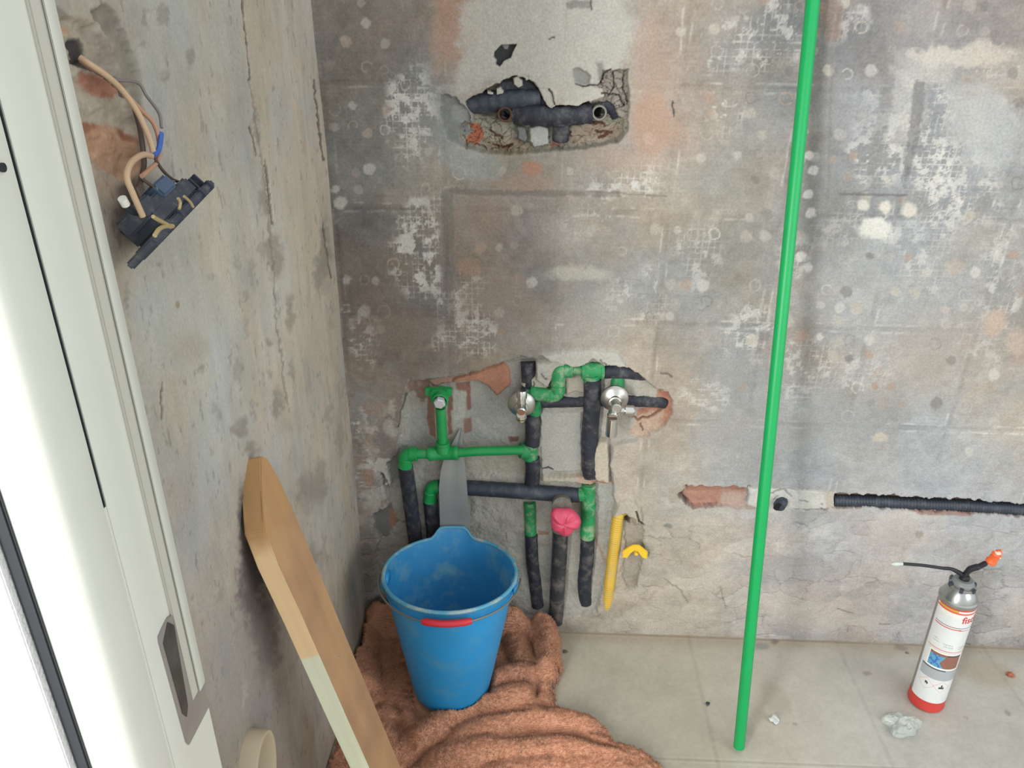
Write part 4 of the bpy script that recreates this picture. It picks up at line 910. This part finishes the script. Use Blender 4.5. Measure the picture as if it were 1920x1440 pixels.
    lp = np.concatenate([F.reshape(-1), F3.reshape(-1)]); me.loops.add(len(lp)); me.loops.foreach_set('vertex_index', lp.astype(np.int32))
    stt = np.concatenate([np.arange(len(F))*4, len(F)*4+np.arange(len(F3))*3]); me.polygons.add(len(stt)); me.polygons.foreach_set('loop_start', stt.astype(np.int32))
    me.update(calc_edges=True); me.validate()
    ca = me.color_attributes.new('Paint', 'FLOAT_COLOR', 'POINT'); c = np.ones((len(VV), 4), np.float32); c[:, :3] = lin(np.clip(CC, 0, 255)); ca.data.foreach_set('color', c.reshape(-1))
    me.materials.append(paint_mat('terry', rough=.95, amt=.06, bump=.5, bscale=500, spec=.1)); me.polygons.foreach_set('use_smooth', np.ones(len(stt), bool))
    o = bpy.data.objects.new('towel', me); COL.objects.link(o)
    setp(o, 'rumpled terracotta brown terry towel spread on the floor under the blue bucket', 'towel')
build_towel()
# ================================================================== plank
PLK = empty('wooden_plank', (.15, -.52, .25), 'pale sawn timber plank leaning against the left wall, top end cut at an angle', 'plank')
def plank():
    # axis of the ridge line (front right edge); narrow face looks to the camera, wide face looks into the room
    top = Vector((.034, -.560, .674)); bot = Vector((.205, -.575, .0))
    ax = (top-bot).normalized(); wide = Vector((-.02, 1, .03)); wide = (wide-ax*wide.dot(ax)).normalized(); nar = ax.cross(wide).normalized()
    if nar.x > 0: nar = -nar
    T = .027; Wd = .086
    L = (top-bot).length
    prof = [(0, 0), (L*.55, 0), (L*.8, .001), (L-.05, -.001), (L, .002), (L+.012, .016), (L+.046, .040), (L+.070, .066), (L+.058, .080), (L+.02, .086), (L-.06, .088), (L*.7, .087), (L*.3, .086), (0, .086)]
    bm = bmesh.new(); A_ = []; Bv = []
    for (a, b) in prof:
        p = bot+ax*a+wide*b; A_.append(bm.verts.new(p)); Bv.append(bm.verts.new(p+nar*T))
    bm.faces.new(A_); bm.faces.new(Bv[::-1]); n = len(prof)
    for i in range(n): bm.faces.new((A_[i], Bv[i], Bv[(i+1) % n], A_[(i+1) % n]))
    bmesh.ops.bevel(bm, geom=bm.edges[:], offset=.0018, segments=2, affect='EDGES', clamp_overlap=True)
    # keep the foot on the floor: slide lowest vertices onto z = 0
    for v_ in bm.verts:
        if v_.co.z < .03: t = (v_.co.z-.0005)/ax.z; v_.co -= ax*t
    m = bpy.data.materials.new('pine'); m.use_nodes = True; nt = m.node_tree; N = nt.nodes; Lk = nt.links; b = N['Principled BSDF']; b.inputs['Roughness'].default_value = .7
    geo = N.new('ShaderNodeNewGeometry'); dot = N.new('ShaderNodeVectorMath'); dot.operation = 'DOT_PRODUCT'; Lk.new(geo.outputs['Position'], dot.inputs[0]); dot.inputs[1].default_value = tuple(ax)
    dw = N.new('ShaderNodeVectorMath'); dw.operation = 'DOT_PRODUCT'; Lk.new(geo.outputs['Position'], dw.inputs[0]); dw.inputs[1].default_value = tuple(wide)
    dn = N.new('ShaderNodeVectorMath'); dn.operation = 'DOT_PRODUCT'; Lk.new(geo.outputs['Position'], dn.inputs[0]); dn.inputs[1].default_value = tuple(nar)
    cb = N.new('ShaderNodeCombineXYZ'); 
    def mul(s, k):
        q = N.new('ShaderNodeMath'); q.operation = 'MULTIPLY'; q.inputs[1].default_value = k; Lk.new(s, q.inputs[0]); return q.outputs[0]
    Lk.new(mul(dot.outputs['Value'], 3), cb.inputs[0]); Lk.new(mul(dw.outputs['Value'], 45), cb.inputs[1]); Lk.new(mul(dn.outputs['Value'], 45), cb.inputs[2])
    nz = N.new('ShaderNodeTexNoise'); nz.inputs['Scale'].default_value = 1.0; nz.inputs['Detail'].default_value = 5; Lk.new(cb.outputs[0], nz.inputs[0])
    # wood colour: shade painted on the wide face, edge painted lit, green-white lower down
    nd = N.new('ShaderNodeVectorMath'); nd.operation = 'DOT_PRODUCT'; Lk.new(geo.outputs['True Normal'], nd.inputs[0]); nd.inputs[1].default_value = tuple(-wide)
    fr = N.new('ShaderNodeMapRange'); fr.inputs['From Min'].default_value = .55; fr.inputs['From Max'].default_value = .85; Lk.new(nd.outputs['Value'], fr.inputs[0])
    dl = N.new('ShaderNodeMath'); dl.operation = 'ADD'; Lk.new(dot.outputs['Value'], dl.inputs[0]); n4 = N.new('ShaderNodeTexNoise'); n4.inputs['Scale'].default_value = 30; Lk.new(geo.outputs['Position'], n4.inputs[0]); Lk.new(mul(n4.outputs[0], .03), dl.inputs[1])
    lo = N.new('ShaderNodeMapRange'); s_mid = bot.dot(ax)+L*.705+.015; lo.inputs['From Min'].default_value = s_mid-.003; lo.inputs['From Max'].default_value = s_mid+.003; Lk.new(dl.outputs[0], lo.inputs[0])
    e1 = N.new('ShaderNodeMix'); e1.data_type = 'RGBA'; Lk.new(lo.outputs[0], e1.inputs[0]); e1.inputs[6].default_value = (*lin((212, 214, 188)), 1); e1.inputs[7].default_value = (*lin((224, 192, 148)), 1)
    tp = N.new('ShaderNodeMapRange'); s_top = bot.dot(ax)+L; tp.inputs['From Min'].default_value = s_top-.02; tp.inputs['From Max'].default_value = s_top+.004; Lk.new(dl.outputs[0], tp.inputs[0])
    wf = N.new('ShaderNodeMix'); wf.data_type = 'RGBA'; n5 = N.new('ShaderNodeTexNoise'); n5.inputs['Scale'].default_value = 9; Lk.new(geo.outputs['Position'], n5.inputs[0])
    r5 = N.new('ShaderNodeMapRange'); r5.inputs['From Min'].default_value = .35; r5.inputs['From Max'].default_value = .65; Lk.new(n5.outputs[0], r5.inputs[0]); Lk.new(r5.outputs[0], wf.inputs[0])
    wf.inputs[6].default_value = (*lin((160, 124, 94)), 1); wf.inputs[7].default_value = (*lin((182, 144, 104)), 1)
    mx = N.new('ShaderNodeMix'); mx.data_type = 'RGBA'; Lk.new(fr.outputs[0], mx.inputs[0]); Lk.new(wf.outputs[2], mx.inputs[6]); Lk.new(e1.outputs[2], mx.inputs[7])
    mt2 = N.new('ShaderNodeMix'); mt2.data_type = 'RGBA'; Lk.new(tp.outputs[0], mt2.inputs[0]); Lk.new(mx.outputs[2], mt2.inputs[6]); mt2.inputs[7].default_value = (*lin((178, 138, 94)), 1)
    gr = N.new('ShaderNodeMapRange'); gr.inputs['From Min'].default_value = .3; gr.inputs['From Max'].default_value = .7; gr.inputs['To Min'].default_value = .9; gr.inputs['To Max'].default_value = 1.08; Lk.new(nz.outputs[0], gr.inputs[0])
    sc = N.new('ShaderNodeVectorMath'); sc.operation = 'SCALE'; Lk.new(mt2.outputs[2], sc.inputs[0]); Lk.new(gr.outputs[0], sc.inputs['Scale']); Lk.new(sc.outputs[0], b.inputs['Base Color'])
    o = from_bm('board', bm, m, PLK, False)
    # knots and a nail head
    nx = -nar
    kn2 = MB().lathe(bot+ax*(L*.64)+wide*.046, nx, [(0, .0016), (.0007, .0013), (.0008, 0)], 12).build('nail_head', M_silver, PLK)
plank()
# ================================================================== foam can
CB = FP(1735, 1313); CB.z = 0.0015; CR = .0325
CAN = empty('foam_can', CB, 'white and red foam spray can with black nozzle standing on the floor', 'spray can')
zax = Vector((-.018, -.004, 1)).normalized(); KZ = 1.15
def kz(p): return [(t*KZ if t > .032 else t, r) for t, r in p]
def kd(p): return [(t-.228+.228*KZ, r) for t, r in p]
q = MB().lathe(CB, zax, kz([(0, 0), (0, CR-.003), (.002, CR-.0005), (.006, CR-.0012), (.020, CR-.0008), (.024, CR-.0004), (.232, CR-.0004), (.233, CR-.001)]), 56).build('body', M_cangrey, CAN)
MB().lathe(CB, zax, [(0, 0), (0, CR-.002), (.0015, CR+.0010), (.004, CR+.0014), (.006, CR+.0006), (.024, CR+.0004), (.026, CR)], 56).build('base_band', M_canred, CAN)['label'] = 'red painted bottom band'
MB().lathe(CB, zax, kd([(.228, CR+.0002), (.232, CR+.0012), (.236, CR+.0008), (.238, CR-.002), (.246, CR-.004), (.254, CR-.009), (.258, CR-.0125), (.260, CR-.0125), (.2615, CR-.0095), (.264, CR-.0095), (.2655, CR-.0125), (.2660, 0)]), 56).build('shoulder', M_silver, CAN)['label'] = 'silver domed shoulder'
col_ = MB().lathe(CB, zax, kd([(.2655, 0), (.2655, .0185), (.270, .0190), (.272, .0175), (.275, .0170), (.277, .0150), (.277, .008)]), 36).build('collar', mat('collar_grey', (128, 132, 130), .5, var=.1), CAN)
TZ = .228*KZ-.228
for k in range(6):
    a = 2*math.pi*k/6; d = Vector((math.cos(a), math.sin(a), 0)); bm = bmesh.new(); bmesh.ops.create_cube(bm, size=1); bmesh.ops.scale(bm, vec=(.008, .006, .008), verts=bm.verts[:])
    bmesh.ops.rotate(bm, verts=bm.verts[:], cent=(0, 0, 0), matrix=Matrix.Rotation(a, 3, 'Z')); bmesh.ops.translate(bm, verts=bm.verts[:], vec=CB+d*.0205+zax*(.264+TZ)); from_bm('clip', bm, M_sock, col_)
nz_ = CB+zax*(.275+TZ)
nb = MB().lathe(nz_, zax, [(0, .0085), (.003, .0090), (.008, .0082), (.011, .0068), (.013, 0)], 24).build('nozzle_body', M_black, CAN)
yn = nz_.y
def CP(px, py, dy=0): return WP(px, py, yn+dy)
s0 = nz_+zax*.009
MB().sweep(smoothpath([s0+Vector((.004, 0, -.004)), CP(1787, 1068), CP(1765, 1065), CP(1730, 1060), CP(1692, 1057)], 8), [.0055, .0052, .005, .0048, .0046, .0043, .0040, .0038, .0036]+[.0032-.00003*i for i in range(8)]+[.0029]*16, 14).build('straw', M_black, nb)
MB().lathe(CP(1692, 1057), (-1, -.1, .01), [(0, .0033), (.006, .0035), (.012, .0045), (.018, .003), (.022, 0)], 14).build('straw_tip', M_film, nb)
MB().sweep(smoothpath([s0+Vector((-.002, 0, -.002)), CP(1818, 1068, -.002), CP(1836, 1062, -.003), CP(1850, 1055, -.004), CP(1857, 1052, -.004)], 6), [.0075]*6+[.0085]*6+[.0070]*6+[.0050]*6+[.0045], 14, flat=.7).build('lever', M_black, nb)
tp_ = MB(); tp_.lathe(CP(1857, 1054, -.004), (.15, -.2, 1), [(0, 0), (0, .0090), (.004, .0095), (.006, .0080), (.020, .0075), (.022, .0085), (.024, .0070), (.024, .0045), (.016, .0045), (.016, 0)], 20)
tip = tp_.build('spray_tip', M_orange, CAN); tip['label'] = 'orange nozzle tip with pale foam on it'
bm = bmesh.new(); bmesh.ops.create_icosphere(bm, subdivisions=3, radius=.0075)
for v_ in bm.verts: v_.co *= 1+.28*math.sin(v_.co.x*900+1)*math.sin(v_.co.z*800)
bmesh.ops.translate(bm, verts=bm.verts[:], vec=CP(1868, 1041, -.006)); from_bm('foam_residue', bm, M_cream, tip, True)
MB().lathe(CP(1868, 1036, 0), (1, -.2, .3), [(0, 0), (0, .005), (.008, .0055), (.008, 0)], 14).build('side_lug', M_orange, tip)
def can_label():
    # sheet wrapped on the can; t along height (0..1), s along the girth (-1..1); centre faces the viewer's left-front
    n, m = 220, 330; az0 = math.atan2(CAM[1]-CB.y, CAM[0]-CB.x)+.42; half = 1.42
    s = np.linspace(-1, 1, n); t = np.linspace(0, 1, m); Sg, Tg = np.meshgrid(s, t, indexing='ij')
    Rr = CR+.0004; a = az0+Sg*half; z0, z1 = .026, .229*KZ
    P = np.stack([CB.x+Rr*np.cos(a)+zax.x*(z0+(z1-z0)*Tg), CB.y+Rr*np.sin(a)+zax.y*(z0+(z1-z0)*Tg), CB.z+z0+(z1-z0)*Tg], -1)
    C = np.zeros((n, m, 3)); C[:] = (216, 219, 218)
    def rect(s0, s1, t0, t1, c, al=1):
        k = (Sg > s0) & (Sg < s1) & (Tg > t0) & (Tg < t1); C[k] = C[k]*(1-al)+np.array(c, float)*al
    rect(-1, 1, .985, 1, (196, 60, 48)); rect(-.9, -.1, .968, .986, (206, 160, 70)); rect(-1, 1, .952, .968, (214, 92, 76)); rect(-.95, .95, .915, .952, (226, 224, 218))
    rect(-.88, .92, .815, .823, (90, 96, 108)); rect(-.88, .2, .795, .803, (206, 84, 78)); rect(.1, .55, .792, .799, (206, 84, 78)); 
    rect(-.88, .80, .565, .571, (206, 104, 92)); rect(-.88, .80, .545, .550, (206, 130, 118))
    # small print
    rg = np.random.RandomState(2)
    for (s0, s1, t0) in [(-.7, -.45, .635), (-.3, .05, .635), (-.25, .1, .612), (.3, .62, .62), (-.75, -.5, .66), (.3, .6, .60)]:
        x = s0
        while x < s1:
            w1 = rg.uniform(.012, .03); rect(x, x+w1, t0-rg.uniform(.004, .009), t0+rg.uniform(.002, .009), (150, 158, 160), .75); x += w1+.012
    rect(-.70, .62, .37, .545, (240, 238, 230)); rect(-.66, .58, .385, .53, (142, 98, 84)); rect(.0, .58, .515, .53, (70, 74, 72))
    k = (Sg > -.66) & (Tg > .385) & (Tg < .505) & (Sg < -.16+.1*np.sin(Tg*40)+(.5-Tg)*.9); C[k] = (96, 158, 190)
    k = k & (vnoise(Sg*14, Tg*60, 4) > .62); C[k] = (60, 110, 190)
    rect(-.88, .78, .255, .37, (166, 170, 174)); rect(-.85, .1, .355, .366, (84, 88, 96))
    for i, sc_ in enumerate((-.48, .14)):       # two diamond warning signs with a dark pictogram
        dd = np.abs((Sg-sc_)/.34)+np.abs((Tg-.185)/.062); k = (dd < 1) & (dd > .93); C[k] = (214, 150, 142)
    dd = np.hypot((Sg+.48)/.09, (Tg-.19)/.018); C[(dd < 1) & ((Sg > -.52) & (Tg > .185) | (dd > .6) & (Sg > -.45))] = (70, 70, 74)
    C[(np.abs(Sg-.14) < .11) & (np.abs(Tg-.172) < .005)] = (64, 64, 68); C[(np.abs(Sg-.14) < .03) & (np.abs(Tg-.190) < .018)] = (64, 64, 68); C[(np.abs(np.abs(Sg-.14)-.07) < .03) & (np.abs(Tg-.182) < .006)] = (64, 64, 68)
    C += ((fbm(Sg*6, Tg*14, 5)-.5)*10)[..., None]
    me_o = sheet('label', P, C, paint_mat('label_print', rough=.4, amt=.01, bump=0.0, spec=.4)); adopt(me_o, CAN)
    # maker's name in red, wrapped round the can and running out of sight to the right
    cu = bpy.data.curves.new('t', 'FONT'); cu.body = 'fischer'; cu.size = .021; cu.extrude = 0; cu.resolution_u = 3; cu.offset = .0003
    to = bpy.data.objects.new('t', cu); COL.objects.link(to); bpy.context.view_layer.update()
    me = bpy.data.meshes.new_from_object(to.evaluated_get(bpy.context.evaluated_depsgraph_get())); bpy.data.objects.remove(to)
    bm = bmesh.new(); bm.from_mesh(me); bmesh.ops.triangulate(bm, faces=bm.faces[:]); bmesh.ops.subdivide_edges(bm, edges=[e for e in bm.edges if e.calc_length() > .004], cuts=2)
    st = az0+.10*half; Rt = CR+.0008
    for v_ in bm.verts:
        x, y = v_.co.x, v_.co.y; aa = st+x/Rt*.95; zz = .026+(z1-.026)*.872+y*1.05
        v_.co = Vector((CB.x+Rt*math.cos(aa)+zax.x*zz, CB.y+Rt*math.sin(aa)+zax.y*zz, CB.z+zz))
    me2 = bpy.data.meshes.new('lettering'); bm.to_mesh(me2); bm.free(); lo = finish('lettering', me2, M_ltr, me_o, False)
can_label()
# ================================================================== door frame at the left
def frame():
    DF = bpy.data.objects.new('door_1', None); COL.objects.link(DF); DF.location = (0, -.80, 0); DF['kind'] = 'structure'
    z0, z1 = 0.0, 2.1
    def Yat(px, x): return LP(px, 720, x).y
    def extr(name, prof, mt, za=z0, zb=z1, bev=True):
        prof = [Vector((p[0], p[1], 0)) for p in prof]; n = len(prof); V = [(p.x, p.y, za) for p in prof]+[(p.x, p.y, zb) for p in prof]
        F = [(i, (i+1) % n, n+(i+1) % n, n+i) for i in range(n)]+[tuple(range(n)), tuple(range(2*n-1, n-1, -1))]
        bm = bmesh.new(); vs = [bm.verts.new(v_) for v_ in V]
        for f in F: bm.faces.new([vs[i] for i in f])
        if bev: bmesh.ops.bevel(bm, geom=[e for e in bm.edges if abs(e.verts[0].co.z-e.verts[1].co.z) > .5], offset=.0014, segments=2, affect='EDGES', clamp_overlap=True)
        return sharp(from_bm(name, bm, mt, DF, True), 50)
    h = .014
    yo = Yat(256, .002)
    # lip next to the wall, grey strip for the shaded slot, wide face, gap, inner panel rounding back to the opening
    ze = LP(370, 1300, h+.004).z
    extr('frame_lip', [(.0, yo), (h+.006, Yat(262, h+.006)), (h+.006, Yat(243, h+.006)), (.0, Yat(241, .0))], M_white, ze)
    extr('slot_shade_strip', [(.003, Yat(246, h)), (h+.0035, Yat(245, h+.0035)), (h+.0035, Yat(222, h+.0035)), (.003, Yat(222, h))], M_greyg, ze)  # grey colour stands in for shade in the slot
    extr('frame_face', [(-.02, yo-.002), (h, Yat(258, h)), (h, Yat(215, h)), (h+.0005, Yat(190, h)), (h+.002, Yat(160, h)), (h, Yat(138, h)), (-.02, Yat(138, h))], M_white)
    zg = LP(197, 950, h).z
    extr('gap_strip', [(-.02, Yat(142, h)), (h+.0004, Yat(139.5, h)), (h+.0004, Yat(133, h)), (-.02, Yat(126, h))], M_gasket, zg)  # dark strip set flush, standing in for the shade inside the gap
    extr('gap_strip', [(-.02, Yat(142, h)), (h-.0005, Yat(142, h)), (h-.0005, Yat(126, h)), (-.02, Yat(126, h))], M_white, z0, zg-.001)
    ye = -.866
    pr2 = [(-.0235, Yat(133, h)), (h, Yat(133, h)), (h+.002, Yat(116, h))]
    for k in range(7):
        a = k/6*math.pi/2; pr2.append((h-.018+.020*math.cos(a), ye+.018-.018*math.sin(a)))
    pr2 += [(-.0235, ye)]
    extr('frame_panel', pr2, M_white, bev=False)
    extr('gasket', [(-.022, ye-.003), (-.022, ye+.01), (-.033, ye+.01), (-.034, ye-.003)], M_gasket)
    extr('outer_frame', [(-.034, ye-.010), (-.034, ye+.02), (-.40, ye+.02), (-.40, ye-.010)], M_outer)
    # strike plate let into the frame
    def q(px, py, x=.0165): p = LP(px, py, x); return p
    outer = [(313,1157),(349,1137),(390,1324),(352,1397),(346,1392),(294,1204),(293,1194)]
    xp = h+.0006
    pl = prism('strike_plate', [LP(a, b, xp) for a, b in outer], .0018, (1, 0, 0), M_plate, DF, .0005); pl['label'] = 'metal strike plate with a slot'
    ho = [(314,1166),(326,1172),(352,1322),(350,1344),(342,1338),(306,1206)]
    prism('slot', [LP(a, b, xp+.0021) for a, b in ho], .0004, (1, 0, 0), mat('slot_dark', (86, 84, 80), .5, .5, var=.3, vscale=40), pl)
    MB().lathe(LP(3, 314, h+.003), (1, 0, 0), [(0, .003), (.0015, .003), (.002, 0)], 14).build('screw', M_gasket, DF)
frame()
# threshold outside the opening
sl = prism('slab', [(-.9, -.88, -.02), (-.05, -.88, -.02), (-.05, -2.4, -.02), (-.9, -2.4, -.02)], .02, (0, 0, 1), M_outer); sl.name = 'trim_1'; sl['kind'] = 'structure'
# ================================================================== socket hanging on its wires
SK = empty('wall_socket', LP(325, 425, .02), 'dismantled dark wall socket hanging by its wires on the left wall', 'socket')
def socket():
    X0 = .036
    a = LP(272, 484, X0); b = LP(386, 366, X0); ax = (b-a).normalized(); L = (b-a).length
    vd = (a-Vector(CAM)).normalized(); out = (vd-ax*vd.dot(ax)).normalized()*-1; back = ax.cross(out).normalized()      # plate seen nearly edge-on, its back to the upper left
    toUL = (LP(300, 380, X0)-LP(330, 425, X0)).normalized()
    if back.dot(toUL) < 0: back = -back
    def box(name, s0, s1, o0, o1, b0, b1, mt, parent, bev=.0015):
        pts = [a+ax*s0+out*o0+back*b0, a+ax*s1+out*o0+back*b0, a+ax*s1+out*o1+back*b0, a+ax*s0+out*o1+back*b0]
        return prism(name, pts, (b1-b0), back, mt, parent, bev)
    W = .040
    pl = prism('plate', [a+out*(-.018), a+ax*.012+out*(-.022)+back*0, a+ax*(L-.01)+out*(-.022), a+ax*L+out*(-.016), a+ax*L+out*(.016), a+ax*(L-.01)+out*.022, a+ax*.012+out*.022, a+out*.018], .0075, back, M_sock, SK, .0015)
    for s in (.2, .36, .53, .72, .86): box('plate_rib', L*s, L*s+.0022, -.0235, .0235, -.0008, .0085, M_sock, pl, .0004)
    box('mechanism', L*.20, L*.62, -.018, .018, .008, .030, M_sock, SK, .002)
    box('mechanism', L*.56, L*.80, -.017, .017, .008, .024, M_sock, SK, .002)
    box('terminal_block', L*.42, L*.62, -.010, .021, .022, .036, M_sockb, SK, .002)
    box('terminal_block', L*.14, L*.34, -.010, .019, .018, .034, M_sock, SK, .002)
    for s in (.82, .90): box('claw', L*s, L*s+.003, -.004, .016, .006, .020, M_sock, SK, .0005)
    for pts, r in [([(287,406),(298,413),(312,420),(320,426)], .0016), ([(290,442),(298,430),(310,424),(324,424)], .0018), ([(334,372),(338,380),(336,392)], .0014), ([(345,368),(356,378),(362,388)], .0012)]:
        MB().sweep(smoothpath([LP(x, y, X0+.026) for x, y in pts], 5), r, 8).build('clip', M_brassb, SK)
    def wire(pts, r, mt, name='wire', n=7): return MB().sweep(smoothpath([LP(x, y, o) for x, y, o in pts], n), r, 10).build(name, mt, SK)
    wire([(150,108,-.004),(168,120,.002),(200,142,.008),(228,168,.012),(255,205,.018),(272,240,.022),(284,272,.024),(286,292,.026),(268,290,.028),(246,305,.03),(238,332,.032),(250,365,.034),(268,406,.036)], .0025, M_tan)
    wire([(150,112,-.005),(170,126,.0),(205,146,.006),(232,172,.012),(262,204,.016),(288,232,.02),(298,265,.022),(296,300,.026),(280,318,.028),(266,330,.03)], .0020, M_peach)
    wire([(150,110,-.005),(180,135,.0),(215,149,.006),(258,155,.012),(275,180,.016),(298,212,.02),(303,240,.022)], .0014, M_greyw)
    wire([(302,250,.023),(300,270,.025),(296,284,.026),(288,292,.028)], .0023, M_bluew)
    wire([(288,292,.028),(304,318,.028),(322,335,.026),(340,343,.026)], .0014, M_brownw)
    wire([(250,195,.012),(262,240,.014),(268,280,.016),(270,310,.018),(262,345,.02),(256,362,.02)], .0022, M_brownw)
    wire([(262,332,.022),(280,345,.026),(292,352,.028),(300,358,.03),(306,364,.03)], .0014, M_brownw)
    wire([(326,340,.026),(312,340,.026),(298,346,.028),(294,352,.03),(300,362,.03)], .0013, M_greyw)
    wire([(256,352,.02),(266,375,.024),(280,396,.03),(284,402,.03)], .0020, M_brownw)
    c_ = wire([(233,378,.026),(238,390,.026),(250,398,.028),(262,400,.030),(272,404,.032)], .0024, M_gasket)
    MB().sweep([LP(229, 372, .026), LP(236, 384, .026)], .0036, 12).build('connector_cap', mat('cap_white', (222, 220, 212), .5), c_)
socket()
# ================================================================== pipe collar low on the left wall
def collar():
    c = Vector((-.004, -.642, .345)); bm_ = MB()
    cr = .046
    V = []; seg = 56; prof = [(.0, cr+.001), (.024, cr), (.026, cr-.001), (.026, cr-.004), (.022, cr-.006), (-.0, cr-.010), (-.03, cr-.014), (-.03, 0)]
    F = []
    for (t, r) in prof:
        for k in range(seg):
            a = 2*math.pi*k/seg; V.append(c+Vector((t, r*.86*math.cos(a)+.2*r*math.sin(a), r*1.30*math.sin(a))))
    for i in range(len(prof)-1):
        for k in range(seg): k2 = (k+1) % seg; F.append((i*seg+k, i*seg+k2, (i+1)*seg+k2, (i+1)*seg+k))
    o = bm_.add(V, F).build('pipe_collar', M_beige, None, True, 40); setp(o, 'beige oval pipe collar sticking out of the foot of the left wall', 'pipe collar')
collar()
# ================================================================== litter on the floor
def crumb(px, py, r, mt, label, cat, seed, flat=.5, name='plaster_crumb', sub=3):
    p = FP(px, py); bm = bmesh.new(); bmesh.ops.create_icosphere(bm, subdivisions=sub, radius=r); rr = random.Random(seed); k = [rr.uniform(0, 6) for _ in range(6)]
    for v_ in bm.verts:
        n = v_.co/r; v_.co *= 1+.3*math.sin(3*n.x+k[0])*math.sin(4*n.y+k[1])+.18*math.sin(7*n.z+k[2]+5*n.x)
        v_.co.z *= flat
    mz = min(v_.co.z for v_ in bm.verts); bmesh.ops.translate(bm, verts=bm.verts[:], vec=Vector((p.x, p.y, .0006-mz)))
    return setp(from_bm(name, bm, mt, None, False), label, cat)
crumb(1451, 1352, .0085, M_foam, 'small white plaster crumb on the floor right of the green pipe foot', 'crumb', 1)
crumb(1893, 1266, .006, mat('brick_bit', (172, 102, 78), .8), 'tiny reddish brick crumb on the floor at the right edge', 'crumb', 2, .4)
crumb(1327, 1321, .0035, M_sock, 'tiny dark crumb on a floor tile joint left of the green pipe', 'crumb', 3, .5)
crumb(1060, 1223, .0045, mat('twig', (110, 98, 84), .8), 'tiny dark splinter on the floor by the towel fold', 'crumb', 5, .3)
def film():
    bm = bmesh.new(); n = 46; p = FP(1692, 1366); V = {}
    for i in range(n+1):
        for j in range(n+1):
            x = (i/n-.5)*2; y = (j/n-.5)*2; r = math.hypot(x, y)
            a = math.atan2(y, x); R0 = 1+.18*math.sin(3*a+1)+.12*math.sin(5*a); s_ = max(abs(x), abs(y))/max(r, 1e-6)
            xx = x*s_*R0*.034; yy = y*s_*R0*.026
            z = .004+.020*max(0, 1-(max(abs(x), abs(y)))**2)*(.4+.6*float(vnoise(np.array([x*2.6+9]), np.array([y*2.6+4]), 3)[0]))+.006*float(vnoise(np.array([x*7+9]), np.array([y*7+4]), 9)[0])
            if max(abs(x), abs(y)) > .96: z = .001
            V[i, j] = bm.verts.new((p.x+xx, p.y+yy+.006, z))
    for i in range(n):
        for j in range(n): bm.faces.new((V[i, j], V[i+1, j], V[i+1, j+1], V[i, j+1]))
    m = mat('milky_film', (206, 214, 206), .22); b = m.node_tree.nodes['Principled BSDF']; b.inputs['Alpha'].default_value = .5
    o = from_bm('plastic_scrap', bm, m, None, True); setp(o, 'crumpled milky clear plastic scrap on the floor in front of the can', 'plastic scrap')
film()
